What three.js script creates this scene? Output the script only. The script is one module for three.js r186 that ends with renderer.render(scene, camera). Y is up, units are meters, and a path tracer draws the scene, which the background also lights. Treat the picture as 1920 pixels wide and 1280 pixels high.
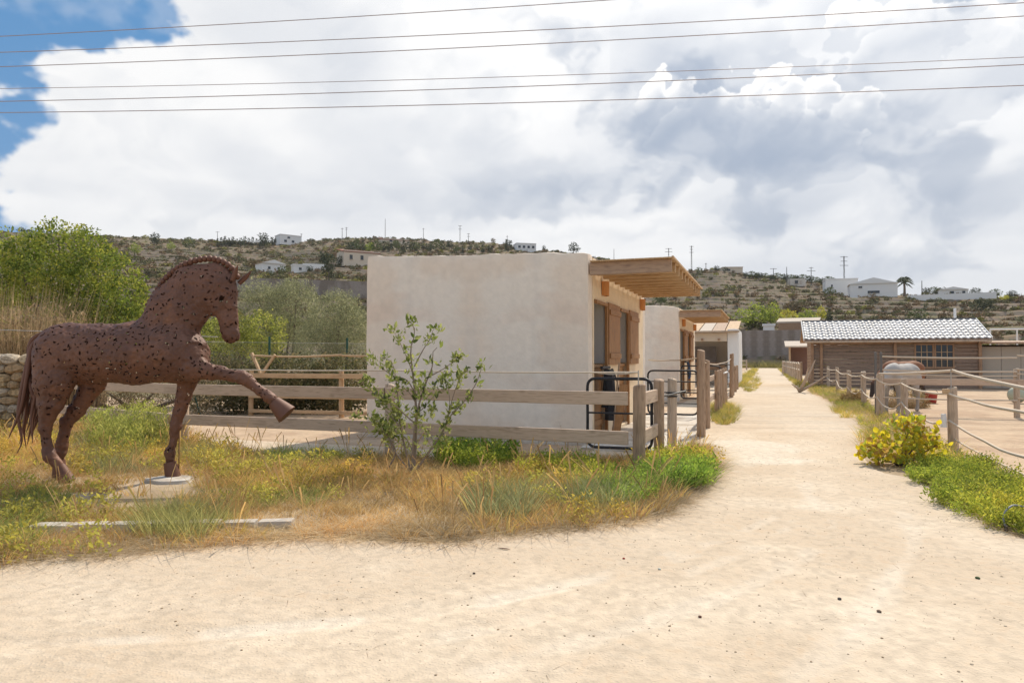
import * as THREE from 'three';
import { RoundedBoxGeometry } from 'three/addons/geometries/RoundedBoxGeometry.js';
import { mergeGeometries } from 'three/addons/utils/BufferGeometryUtils.js';

// ------------------------------------------------------------------ camera, sky, sun, exposure
const EYE = 1.35, F = 1320, YAW = THREE.MathUtils.degToRad(19.87), PITCH = THREE.MathUtils.degToRad(1.39);
const scene = new THREE.Scene();
const camera = new THREE.PerspectiveCamera(2 * Math.atan(640 / F) * 180 / Math.PI, 1920 / 1280, 0.1, 3000);
camera.position.set(0, EYE, 0);
camera.rotation.order = 'YXZ';
camera.rotation.set(PITCH, YAW, 0);
camera.updateMatrixWorld(true);
const renderer = new THREE.WebGLRenderer({ antialias: true });
renderer.toneMapping = THREE.LinearToneMapping;
renderer.toneMappingExposure = 1.1;
renderer.shadowMap.enabled = true;

const SUN_AZ = THREE.MathUtils.degToRad(9), SUN_EL = THREE.MathUtils.degToRad(47);   // azimuth measured from the lane's direction towards +x
const sun = new THREE.DirectionalLight(new THREE.Color(1.0, 0.90, 0.76), 4.0);
sun.position.set(Math.sin(SUN_AZ) * Math.cos(SUN_EL), Math.sin(SUN_EL), -Math.cos(SUN_AZ) * Math.cos(SUN_EL)).multiplyScalar(120);
sun.castShadow = true; sun.shadow.radius = 1.2;
Object.assign(sun.shadow.camera, { left: -60, right: 60, top: 60, bottom: -60, near: 1, far: 300 });
sun.shadow.mapSize.set(4096, 4096);
scene.add(sun, sun.target);

// ------------------------------------------------------------------ random numbers and noise
function rng(seed) { let s = seed | 0; return () => { s = (s + 0x6d2b79f5) | 0; let t = Math.imul(s ^ (s >>> 15), 1 | s); t = (t + Math.imul(t ^ (t >>> 7), 61 | t)) ^ t; return ((t ^ (t >>> 14)) >>> 0) / 4294967296; }; }
const NT = new Float32Array(256 * 256); { const r = rng(91); for (let i = 0; i < NT.length; i++) NT[i] = r(); }
function n2(x, y) {
  const xi = Math.floor(x), yi = Math.floor(y); let fx = x - xi, fy = y - yi; fx = fx * fx * (3 - 2 * fx); fy = fy * fy * (3 - 2 * fy);
  const a = xi & 255, b = (xi + 1) & 255, c = (yi & 255) << 8, d = ((yi + 1) & 255) << 8;
  const p = NT[c | a], q = NT[c | b], r = NT[d | a], s = NT[d | b];
  return (p + (q - p) * fx) * (1 - fy) + (r + (s - r) * fx) * fy;
}
function fbm2(x, y, o = 4) { let s = 0, a = 0.5, t = 0; for (let i = 0; i < o; i++) { s += a * n2(x, y); t += a; a *= 0.5; x = x * 2.03 + 17.1; y = y * 2.03 + 5.7; } return s / t; }
const NT3 = new Float32Array(64 * 64 * 64); { const r = rng(17); for (let i = 0; i < NT3.length; i++) NT3[i] = r(); }
function n3(x, y, z) {
  const xi = Math.floor(x), yi = Math.floor(y), zi = Math.floor(z); let fx = x - xi, fy = y - yi, fz = z - zi;
  fx = fx * fx * (3 - 2 * fx); fy = fy * fy * (3 - 2 * fy); fz = fz * fz * (3 - 2 * fz);
  const a = xi & 63, b = (xi + 1) & 63, c = (yi & 63) << 6, d = ((yi + 1) & 63) << 6, e = (zi & 63) << 12, g = ((zi + 1) & 63) << 12;
  const p = NT3[e | c | a] + (NT3[e | c | b] - NT3[e | c | a]) * fx, q = NT3[e | d | a] + (NT3[e | d | b] - NT3[e | d | a]) * fx;
  const r = NT3[g | c | a] + (NT3[g | c | b] - NT3[g | c | a]) * fx, s = NT3[g | d | a] + (NT3[g | d | b] - NT3[g | d | a]) * fx;
  const u = p + (q - p) * fy, v = r + (s - r) * fy; return u + (v - u) * fz;
}
function fbm3(x, y, z, o = 4) { let s = 0, a = 0.5, t = 0; for (let i = 0; i < o; i++) { s += a * n3(x, y, z); t += a; a *= 0.5; x = x * 2.03 + 7.1; y = y * 2.03 + 3.7; z = z * 2.03 + 1.3; } return s / t; }
const clamp = (x, a = 0, b = 1) => (x < a ? a : x > b ? b : x), lerp = (a, b, t) => a + (b - a) * t;
const sstep = (a, b, x) => { const t = clamp((x - a) / (b - a)); return t * t * (3 - 2 * t); };
const mix3 = (a, b, t) => [a[0] + (b[0] - a[0]) * t, a[1] + (b[1] - a[1]) * t, a[2] + (b[2] - a[2]) * t];
function table(pts) { return (x) => { if (x <= pts[0][0]) return pts[0][1]; for (let i = 1; i < pts.length; i++) if (x <= pts[i][0]) { const [a, p] = pts[i - 1], [b, q] = pts[i]; return p + (q - p) * (x - a) / (b - a); } return pts[pts.length - 1][1]; }; }

// ------------------------------------------------------------------ pixels of the photograph (1920 x 1280) to places
const _d = new THREE.Vector3();
function ray(u, v) { return new THREE.Vector3((u - 960) / F, (640 - v) / F, -1).applyEuler(camera.rotation); }
function G(u, v, y = 0) { const d = ray(u, v), t = (y - EYE) / d.y; return new THREE.Vector3(d.x * t, y, d.z * t); }
function PX(u, v, x) { const d = ray(u, v), t = x / d.x; return new THREE.Vector3(x, EYE + d.y * t, d.z * t); }
function PZ(u, v, z) { const d = ray(u, v), t = z / d.z; return new THREE.Vector3(d.x * t, EYE + d.y * t, z); }
function PD(u, v, depth) { const d = ray(u, v); return new THREE.Vector3(d.x * depth, EYE + d.y * depth, d.z * depth); }   // depth along the viewing direction
function azOf(u) { return Math.atan((u - 960) / F); }                                    // degrees to the right of the viewing direction, in radians
const FWD = new THREE.Vector3(-Math.sin(YAW), 0, -Math.cos(YAW)), RIGHT = new THREE.Vector3(Math.cos(YAW), 0, -Math.sin(YAW));
function toPixel(x, y, z) { _d.set(x, y - EYE, z); const s = Math.sin(YAW), c = Math.cos(YAW); const xc = _d.x * c - _d.z * s, zc = -(_d.x * s + _d.z * c); const cp = Math.cos(PITCH), sp = Math.sin(PITCH); const yy = _d.y * cp - zc * sp, zz = zc * cp + _d.y * sp; return [960 + F * xc / zz, 640 - F * yy / zz, zz]; }

// ------------------------------------------------------------------ sky: air and clouds
{
  const W = 4096, H = 2048, data = new Float32Array(W * H * 4), D = 180 / Math.PI;
  const pe = (u, v) => { const a = Math.atan((u - 960) / F); return [a * D, Math.atan((672 - v) / F * Math.cos(a)) * D]; };
  // the western rim of the big cloud bank: azimuth of its edge by elevation
  const rimPts = [[150, 520], [120, 450], [95, 420], [55, 392], [8, 372], [-6, 335], [22, 300], [58, 255], [72, 222], [30, 196], [14, 170], [40, 140], [150, 108], [250, 84], [330, 55], [356, 10], [420, -60]]
    .map(([u, v]) => { const [a, e] = pe(u, v); return [e, a]; }).sort((p, q) => p[0] - q[0]);
  rimPts.push([45, -6], [70, 4], [90, 10]); const rim = table(rimPts);
  // cumulus heads [u, v, radius] and their grey bodies
  const heads = [[1236, 186, 44], [1290, 172, 40], [1345, 190, 40], [1405, 190, 34], [1450, 176, 32], [1490, 205, 40], [1555, 186, 36], [1590, 215, 40], [1330, 245, 92], [1430, 255, 80], [1540, 270, 80],
    [1590, 60, 44], [1650, 45, 46], [1720, 40, 50], [1800, 45, 50], [1840, 80, 50], [1905, 95, 46], [1960, 60, 60], [1700, 95, 90], [1820, 130, 80]].map(([u, v, r]) => [...pe(u, v), r / F * D]);
  const darks = [[1300, 245, 95, 42, 0.95], [1420, 285, 120, 30, 0.95], [1560, 270, 80, 40, 0.6], [1240, 215, 40, 40, 0.6], [1470, 240, 60, 40, .5], [1880, 395, 110, 32, 0.95], [1860, 345, 80, 26, 0.7], [1540, 390, 120, 30, 0.65], [1640, 345, 110, 26, 0.4], [1600, 165, 40, 16, .45], [1745, 75, 60, 18, .4],
    [1880, 160, 70, 26, 0.6], [1120, 330, 170, 28, 0.45], [850, 375, 260, 22, 0.5], [960, 335, 160, 22, .4], [1010, 400, 240, 14, 0.4], [560, 400, 200, 14, 0.28], [1350, 110, 130, 30, 0.32], [1500, 100, 80, 26, .35], [1120, 65, 90, 20, 0.22], [1250, 445, 240, 12, 0.3], [1700, 470, 240, 10, 0.22], [1700, 265, 120, 26, 0.3]]
    .map(([u, v, a, b, s]) => [...pe(u, v), a / F * D, b / F * D, s]);
  const heading = YAW;
  function skyColor(i, j) {       // i, j: texel centre
    const el = (j / H - 0.5) * Math.PI, ce = Math.cos(el), dy = Math.sin(el), E = el * D;
    if (E < -1) return [0.42, 0.37, 0.31];
        const ph = (i / W - 0.5) * 2 * Math.PI, dx = Math.cos(ph) * ce, dz = Math.sin(ph) * ce;
        let az = Math.atan2(dx, -dz) + heading; if (az > Math.PI) az -= 2 * Math.PI; const A = az * D;   // degrees right of the viewing direction
        const e2 = Math.max(E, 0), hz = Math.exp(-e2 / 9);
        let air = mix3([0.10, 0.265, 0.52], [0.38, 0.53, 0.71], hz);
        const k = 9, w1 = fbm3(dx * k, dy * k * 1.6, dz * k, 5) - 0.5, w2 = fbm3(dx * 31 + 9, dy * 42, dz * 31, 4) - 0.5, w3 = fbm3(dx * 4 + 3, dy * 9, dz * 4, 4) - 0.5;
        // one bank from the rim eastwards round to the far side, broken cover behind the viewer
        const edge = A - rim(e2) + 1.6 + w1 * 7 + w2 * 6;
        let cov = sstep(-0.3, 1.3, edge), back = sstep(-0.09, 0.12, w1 * 0.7 + w3 * 1.1 + w2 * 0.2);
        const away = sstep(60, 110, Math.abs(A));
        cov = lerp(cov, Math.max(back, 0.25), away);
        // thin cirrus in the blue
        cov = Math.max(cov, 0.2 * sstep(0.02, 0.22, w3 + 0.5 * w2) * (1 - cov));
        // soft grey swells, streaked towards the horizon, lumpier to the east
        const w4 = fbm3(dx * 2.6 + 13 + w1 * 0.5, dy * 15, dz * 2.6, 5) - 0.5, w5 = fbm3(dx * 14 + 5 + w1 * 2, dy * 17 + w1 * 2, dz * 14, 5) - 0.5, low = sstep(19, 5, E), east = sstep(-6, 14, A) * (1 - away);
        let shade = 0.10 + 0.28 * sstep(-0.05, 0.3, w3 * 0.8 + w1 * 0.5) + 0.1 * low + 0.36 * low * sstep(-0.06, 0.2, w4) + 0.75 * east * sstep(-0.02, 0.24, w5 + 0.4 * w1) + 0.12 * sstep(0.0, 0.25, w5);
        const wx = A + w1 * 5 + w2 * 2, wy = E + w5 * 4.5 + w2 * 1.2;
        for (const [a, e, ra, re, s] of darks) { const x = (wx - a) / ra, y = (wy - e) / re, q = x * x + y * y; if (q < 9) shade += s * 0.85 * Math.exp(-q) * clamp(0.9 + 1.5 * w5, 0.2, 1.5); }
        if (A > 8 && A < 52 && E > 7) {        // cumulus heads: sunlit crowns over grey bodies
          let sd = 99, upw = 0; const hx = A + w2 * 3.6 + w1 * 2.5, hy = E + w5 * 2.6 + w2 * 3.2; for (const [a, e, r] of heads) { const h = Math.hypot(hx - a, hy - e), q = h - r; if (q < sd) { sd = q; upw = (hy - e) / (h + 0.01); } }
          upw = sstep(-0.3, 0.6, upw);
          const inn = sstep(0.04, -0.05, sd), crown = upw * Math.exp(Math.min(sd, 0) / 0.7);
          shade = lerp(shade + 0.32 * upw * Math.exp(-Math.max(sd, 0) / 2), shade * 0.85 + 0.28 - 0.95 * crown, inn);
        }
        shade = 1.08 * (1 - Math.exp(-1.18 * Math.max(shade, 0))); shade *= 1 - 0.3 * hz;
        let cl = mix3([1.0, 0.99, 0.975], [0.30, 0.37, 0.49], clamp(shade));
        // brighter round the sun's place
        const ds = dx * sun.position.x / 120 + dy * sun.position.y / 120 + dz * sun.position.z / 120, glow = Math.pow(Math.max(ds, 0), 6);
        cl = cl.map((x) => x * (0.97 + 0.22 * glow)); air = air.map((x) => x * (1 + 0.4 * glow));
        cl = mix3(cl, [0.84, 0.845, 0.845], hz * 0.5);
    return mix3(air, cl, cov);
  }
  const put = (i, j, c) => { const o = (j * W + i) * 4; data[o] = c[0]; data[o + 1] = c[1]; data[o + 2] = c[2]; data[o + 3] = 1; };
  // full detail where the clouds stand low ahead, every eighth texel (joined smoothly) elsewhere
  const S = 8, cw = W / S, ch = H / S, coarse = []; for (let j = 0; j <= ch; j++) for (let i = 0; i <= cw; i++) coarse.push(skyColor(i * S, j * S));
  for (let j = 0; j < H; j++) for (let i = 0; i < W; i++) {
    const E = ((j + 0.5) / H - 0.5) * 180, ph = ((i + 0.5) / W - 0.5) * 2 * Math.PI; let az = Math.atan2(Math.cos(ph), -Math.sin(ph)) + heading; if (az > Math.PI) az -= 2 * Math.PI;
    if (E > -1 && E < 36 && Math.abs(az) < 0.82) put(i, j, skyColor(i + 0.5, j + 0.5));
    else { const x = (i + 0.5) / S, y = (j + 0.5) / S, a = Math.floor(x), b = Math.floor(y), q = b * (cw + 1) + a, fx = x - a, fy = y - b; put(i, j, mix3(mix3(coarse[q], coarse[q + 1], fx), mix3(coarse[q + cw + 1], coarse[q + cw + 2], fx), fy)); }
  }
  const sky = new THREE.DataTexture(data, W, H, THREE.RGBAFormat, THREE.FloatType);
  sky.mapping = THREE.EquirectangularReflectionMapping; sky.magFilter = THREE.LinearFilter; sky.minFilter = THREE.LinearFilter; sky.needsUpdate = true;
  scene.background = sky; scene.environment = sky;
}

// ------------------------------------------------------------------ objects, names, labels
const taken = new Map();
function numbered(name) { const n = taken.get(name) ?? 0; taken.set(name, n + 1); return n ? `${name}_${String(n).padStart(3, '0')}` : name; }
function tag(o, label, category, group) { o.userData.label = label; o.userData.category = category; if (group) o.userData.group = group; return o; }
function thing(name, label, category, pos = [0, 0, 0], turn = 0, group) {
  const g = new THREE.Group(); g.name = numbered(name); g.position.set(...(pos.isVector3 ? pos.toArray() : pos)); g.rotation.y = turn; scene.add(g); return tag(g, label, category, group);
}
function part(parent, name, geo, mat, pos, rot) {
  const m = new THREE.Mesh(geo, mat); m.name = name; if (pos) m.position.set(...(pos.isVector3 ? pos.toArray() : pos)); if (rot) m.rotation.set(...rot); parent.add(m); return m;
}
function structure(name, geo, mat, label) { const m = new THREE.Mesh(geo, mat); m.name = numbered(name); m.userData.kind = 'structure'; if (label) m.userData.label = label; scene.add(m); return m; }
function copyOf(root, label, pos, turn = 0, scale) {
  const c = root.clone(); c.name = numbered(root.name.replace(/_\d{3}$/, '')); c.userData = { ...root.userData }; if (label) c.userData.label = label;
  c.position.set(...(pos.isVector3 ? pos.toArray() : pos)); c.rotation.y = turn; if (scale) c.scale.set(...scale); scene.add(c); return c;
}
// geometry helpers
function metricUV(geo, s = 1, seed = 0) {      // uv in metres, grain along the longest side
  const p = geo.attributes.position, n = geo.attributes.normal, uv = new Float32Array(p.count * 2); geo.computeBoundingBox(); const b = geo.boundingBox.getSize(new THREE.Vector3());
  const long = b.x >= b.y && b.x >= b.z ? 0 : b.y >= b.z ? 1 : 2, P = [0, 0, 0]; const ox = (seed * 0.731) % 3, oy = (seed * 1.377) % 3;
  for (let i = 0; i < p.count; i++) {
    P[0] = p.getX(i); P[1] = p.getY(i); P[2] = p.getZ(i); const N = [Math.abs(n.getX(i)), Math.abs(n.getY(i)), Math.abs(n.getZ(i))];
    const d = N[0] > N[1] && N[0] > N[2] ? 0 : N[1] > N[2] ? 1 : 2; let a = long, c; if (d === long) { a = (long + 1) % 3; c = (long + 2) % 3; } else c = 3 - long - d;
    uv[2 * i] = P[a] * s + ox; uv[2 * i + 1] = P[c] * s + oy;
  }
  geo.setAttribute('uv', new THREE.BufferAttribute(uv, 2)); return geo;
}
const geoCache = new Map();
function board(L, h, w, r = 0.006, seed = 0) { const k = [L.toFixed(3), h, w, r, seed].join(); if (!geoCache.has(k)) geoCache.set(k, metricUV(r > 0 ? new RoundedBoxGeometry(L, h, w, 1, Math.min(r, h / 3, w / 3)) : new THREE.BoxGeometry(L, h, w), 1, seed)); return geoCache.get(k); }
function between(mesh, a, b) { mesh.position.copy(a).add(b).multiplyScalar(0.5); const d = b.clone().sub(a); mesh.quaternion.setFromUnitVectors(new THREE.Vector3(1, 0, 0), d.clone().normalize()); const e = new THREE.Euler().setFromQuaternion(mesh.quaternion, 'YZX'); mesh.rotation.set(0, Math.atan2(-d.z, d.x), Math.atan2(d.y, Math.hypot(d.x, d.z)), 'YZX'); return mesh; }
function postGeo(r, h, seed = 0, seg = 14) {      // a round timber post with a slightly worn top
  const R = rng(seed + 5), pts = [[0, 0], [r * 1.02, 0], [r, h * 0.3], [r * 0.985, h * 0.7], [r * 0.97, h - 0.025], [r * 0.86, h - 0.004], [0, h]].map(([a, b]) => new THREE.Vector2(a, b));
  const g = new THREE.LatheGeometry(pts, seg), p = g.attributes.position, uv = g.attributes.uv, t = R() * 6;
  for (let i = 0; i < p.count; i++) { const x = p.getX(i), y = p.getY(i), z = p.getZ(i), a = Math.atan2(z, x), k = 1 + 0.045 * Math.sin(a * 2 + t + y * 1.2) + 0.025 * Math.sin(a * 3 + t * 2); p.setXYZ(i, x * k, y + (y > h * .9 ? 0.012 * Math.sin(a + t) : 0), z * k); uv.setXY(i, y + t, uv.getX(i) * Math.PI * 2 * r); }
  g.computeVertexNormals(); return g;
}
function tube(pts, r, seg = 24, rad = 6) { return new THREE.TubeGeometry(new THREE.CatmullRomCurve3(pts), seg, r, rad, false); }
function taperTube(pts, radii, seg = 20, rad = 7) {
  const g = new THREE.TubeGeometry(new THREE.CatmullRomCurve3(pts), seg, 1, rad, false), c = g.parameters.path, p = g.attributes.position, f = table(radii.map((r, i) => [i / (radii.length - 1), r]));
  for (let i = 0; i <= seg; i++) { const q = c.getPointAt(i / seg), k = f(i / seg); for (let j = 0; j <= rad; j++) { const n = i * (rad + 1) + j; p.setXYZ(n, q.x + (p.getX(n) - q.x) * k, q.y + (p.getY(n) - q.y) * k, q.z + (p.getZ(n) - q.z) * k); } }
  return g;
}
function merged(list) { return list.length > 1 ? mergeGeometries(list.map((g) => { const x = g.index ? g.toNonIndexed() : g; for (const k of Object.keys(x.attributes)) if (!['position', 'normal', 'uv', 'color'].includes(k)) x.deleteAttribute(k); return x; })) : list[0]; }
function inPoly(poly, x, y) { let c = false; for (let i = 0, j = poly.length - 1; i < poly.length; j = i++) { const [xi, yi] = poly[i], [xj, yj] = poly[j]; if ((yi > y) !== (yj > y) && x < (xj - xi) * (y - yi) / (yj - yi) + xi) c = !c; } return c; }
const groundPoly = (px) => px.map(([u, v]) => { const p = G(u, v); return [p.x, p.z]; });
const boxOf = (poly) => poly.reduce((b, [x, z]) => [Math.min(b[0], x), Math.max(b[1], x), Math.min(b[2], z), Math.max(b[3], z)], [1e9, -1e9, 1e9, -1e9]);

// ------------------------------------------------------------------ textures and materials
const GAMMA = new Uint8Array(4097); for (let i = 0; i <= 4096; i++) { const x = i / 4096; GAMMA[i] = (x <= 0.0031308 ? x * 12.92 : 1.055 * Math.pow(x, 1 / 2.4) - 0.055) * 255 + 0.5; }
function canvasless(w, h, fn, srgb = true) {
  const d = new Uint8Array(w * h * 4); for (let j = 0; j < h; j++) for (let i = 0; i < w; i++) { const c = fn(i / w, j / h, i, j), o = (j * w + i) * 4; for (let k = 0; k < 3; k++) { const x = clamp(c[k]); d[o + k] = srgb ? GAMMA[(x * 4096) | 0] : x * 255 + 0.5; } d[o + 3] = 255; }
  const t = new THREE.DataTexture(d, w, h); t.colorSpace = srgb ? THREE.SRGBColorSpace : THREE.NoColorSpace; t.magFilter = THREE.LinearFilter; t.minFilter = THREE.LinearMipmapLinearFilter; t.wrapS = t.wrapT = THREE.MirroredRepeatWrapping; t.needsUpdate = true; return t;
}
function woodTex(base, dark, seed, grain = 1) {        // 2 m x 1 m, grain along u
  return canvasless(768, 384, (u, v) => {
    const w = fbm2(u * 5 + seed * 9, v * 22 + seed, 3), g = n2(u * 16 + seed * 3, v * 150 + w * 14), g2 = n2(u * 40, v * 360 + seed), kx = ((u * 6 + seed) % 1) - 0.5, ky = ((v * 5.3 + seed * 2) % 1) - 0.5, knot = Math.exp(-(kx * kx * 60 + ky * ky * 90)) * (n2(Math.floor(u * 6 + seed) * 7.7, Math.floor(v * 5.3 + seed * 2) * 3.3) > 0.72 ? 1 : 0);
    let c = mix3(base, dark, clamp(grain * (0.5 * sstep(0.45, 0.9, g) + 0.25 * g2 + 0.45 * sstep(0.5, 0.85, w)) + 0.7 * knot)); return c;
  });
}
function wood(base, dark, seed, rough = 0.8, grain = 1) { const t = woodTex(base, dark, seed, grain); t.repeat.set(0.5, 1); const b = t.clone(); b.colorSpace = THREE.NoColorSpace; b.repeat.set(0.5, 1); return new THREE.MeshStandardMaterial({ map: t, roughness: rough, bumpMap: b, bumpScale: 0.004 }); }
const M = {
  rail: wood([0.58, 0.435, 0.32], [0.37, 0.265, 0.185], 1), post: wood([0.44, 0.30, 0.20], [0.24, 0.16, 0.10], 2), tan: wood([0.58, 0.40, 0.23], [0.36, 0.22, 0.12], 3), honey: wood([0.58, 0.40, 0.22], [0.36, 0.21, 0.10], 4, 0.7),
  door: wood([0.40, 0.20, 0.075], [0.22, 0.10, 0.035], 5, 0.6), cabin: wood([0.30, 0.215, 0.16], [0.16, 0.115, 0.09], 6), cabinTrim: wood([0.40, 0.25, 0.15], [0.22, 0.13, 0.08], 7), fascia: wood([0.44, 0.30, 0.20], [0.26, 0.17, 0.12], 8), greyPost: wood([0.54, 0.42, 0.31], [0.32, 0.24, 0.17], 9),
  black: new THREE.MeshStandardMaterial({ color: new THREE.Color(0.022, 0.022, 0.025), roughness: 0.45, metalness: 0.2 }),
  tape: new THREE.MeshStandardMaterial({ color: new THREE.Color(0.60, 0.50, 0.385), roughness: 0.8 }), wire: new THREE.MeshStandardMaterial({ color: new THREE.Color(0.42, 0.40, 0.38), roughness: 0.45, metalness: 0.4 }),
  cable: new THREE.MeshStandardMaterial({ color: new THREE.Color(0.36, 0.30, 0.31), roughness: 0.6 }), green: new THREE.MeshStandardMaterial({ color: new THREE.Color(0.02, 0.085, 0.055), roughness: 0.5 }),
  iron: new THREE.MeshStandardMaterial({ color: new THREE.Color(0.16, 0.15, 0.14), roughness: 0.6, metalness: 0.3 }), white: new THREE.MeshStandardMaterial({ color: new THREE.Color(0.76, 0.75, 0.73), roughness: 0.85 }), cream: new THREE.MeshStandardMaterial({ color: new THREE.Color(0.66, 0.56, 0.44), roughness: 0.9 }),
  glass: new THREE.MeshStandardMaterial({ color: new THREE.Color(0.035, 0.04, 0.045), roughness: 0.08 }), roofRed: new THREE.MeshStandardMaterial({ color: new THREE.Color(0.28, 0.10, 0.06), roughness: 0.9 }), roofPale: new THREE.MeshStandardMaterial({ color: new THREE.Color(0.52, 0.44, 0.36), roughness: 0.9 }),
  dark: new THREE.MeshStandardMaterial({ color: new THREE.Color(0.05, 0.045, 0.04), roughness: 0.9 }), terracotta: new THREE.MeshStandardMaterial({ color: new THREE.Color(0.58, 0.245, 0.075), roughness: 0.8 }),
  leaf: new THREE.MeshPhysicalMaterial({ vertexColors: true, roughness: 1, transmission: 0.55, thickness: 0, side: THREE.DoubleSide, specularIntensity: 0.3 }),
  far: new THREE.MeshStandardMaterial({ vertexColors: true, roughness: 1, side: THREE.DoubleSide }),
  straw: new THREE.MeshPhysicalMaterial({ vertexColors: true, roughness: 1, transmission: 0.5, thickness: 0, side: THREE.DoubleSide, specularIntensity: 0.3 }),
  bark: wood([0.20, 0.15, 0.11], [0.10, 0.075, 0.055], 12),
};
const plasterMap = canvasless(1024, 1024, (u, v) => {      // 5 m x 5 m of hand-trowelled lime plaster with ochre stains
  const a = fbm2(u * 6, v * 6, 5), b = fbm2(u * 3 + 40, v * 9 + 3, 4), c = fbm2(u * 60, v * 60, 3), s = fbm2(u * 14 + 80, v * 3, 4);
  let q = mix3([0.83, 0.75, 0.65], [0.78, 0.655, 0.53], 0.7 * sstep(0.48, 0.72, a)); q = mix3(q, [0.73, 0.585, 0.475], 0.5 * sstep(0.56, 0.72, b)); q = mix3(q, [0.68, 0.615, 0.545], 0.35 * sstep(0.55, 0.75, s)); return q.map((x) => x * (0.93 + 0.13 * c));
});
plasterMap.repeat.set(0.2, 0.2);
const plasterBump = canvasless(512, 512, (u, v) => { const h = 0.55 * fbm2(u * 8, v * 8, 4) + 0.45 * fbm2(u * 48, v * 48, 3); return [h, h, h]; }, false); plasterBump.repeat.set(0.55, 0.55);
M.plaster = new THREE.MeshStandardMaterial({ map: plasterMap, bumpMap: plasterBump, bumpScale: 0.007, roughness: 0.95 });
M.facade = new THREE.MeshStandardMaterial({ map: plasterMap, color: new THREE.Color(1.0, 0.90, 0.72), bumpMap: plasterBump, bumpScale: 0.007, roughness: 0.95 });
M.mesh = new THREE.MeshStandardMaterial({ color: new THREE.Color(0.17, 0.16, 0.15), roughness: 0.6, metalness: 0.3 });
const concreteMap = canvasless(512, 512, (u, v) => { const a = fbm2(u * 7, v * 7, 5), b = fbm2(u * 70, v * 70, 2); const q = mix3([0.60, 0.56, 0.50], [0.46, 0.40, 0.33], sstep(0.42, 0.68, a)); return q.map((x) => x * (0.9 + 0.2 * b)); }); concreteMap.repeat.set(0.4, 0.4);
M.concrete = new THREE.MeshStandardMaterial({ map: concreteMap, bumpMap: plasterBump, bumpScale: 0.008, roughness: 0.95 });
const blockMap = canvasless(512, 512, (u, v) => { const a = fbm2(u * 9, v * 5, 5), b = fbm2(u * 90, v * 90, 2); return mix3([0.31, 0.265, 0.235], [0.22, 0.18, 0.15], sstep(0.4, 0.65, a)).map((x) => x * (0.85 + 0.3 * b)); }); blockMap.repeat.set(0.12, 0.12);
M.block = new THREE.MeshStandardMaterial({ map: blockMap, roughness: 0.95 });

// a block of plaster with soft, uneven edges
function plasterBlock(w, h, d, r = 0.05, amp = 0.012, seed = 0, cell = 0.12) {
  const g = new THREE.BoxGeometry(w, h, d, Math.max(2, Math.round(w / cell)), Math.max(2, Math.round(h / cell)), Math.max(2, Math.round(d / cell))), p = g.attributes.position, q = new THREE.Vector3(), c = new THREE.Vector3();
  for (let i = 0; i < p.count; i++) {
    q.fromBufferAttribute(p, i); c.set(clamp(q.x, -w / 2 + r, w / 2 - r), clamp(q.y, -h / 2 + r, h / 2 - r), clamp(q.z, -d / 2 + r, d / 2 - r)); const n = q.clone().sub(c); const len = n.length(); if (len > 0) { n.divideScalar(len); q.copy(c).addScaledVector(n, r); }
    const k = (fbm3(q.x * 1.3 + seed, q.y * 1.3 + 7, q.z * 1.3 + seed * 2, 4) - 0.5) * 2 * amp; q.addScaledVector(n, k); p.setXYZ(i, q.x, q.y, q.z);
  }
  g.computeVertexNormals(); metricUVnear(g); return g;
}
function metricUVnear(g) { const p = g.attributes.position, n = g.attributes.normal, uv = new Float32Array(p.count * 2); for (let i = 0; i < p.count; i++) { const ax = Math.abs(n.getX(i)), ay = Math.abs(n.getY(i)), az = Math.abs(n.getZ(i)); const [a, b] = ax > ay && ax > az ? [p.getZ(i), p.getY(i)] : ay > az ? [p.getX(i), p.getZ(i)] : [p.getX(i), p.getY(i)]; uv[2 * i] = a; uv[2 * i + 1] = b; } g.setAttribute('uv', new THREE.BufferAttribute(uv, 2)); return g; }

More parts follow.
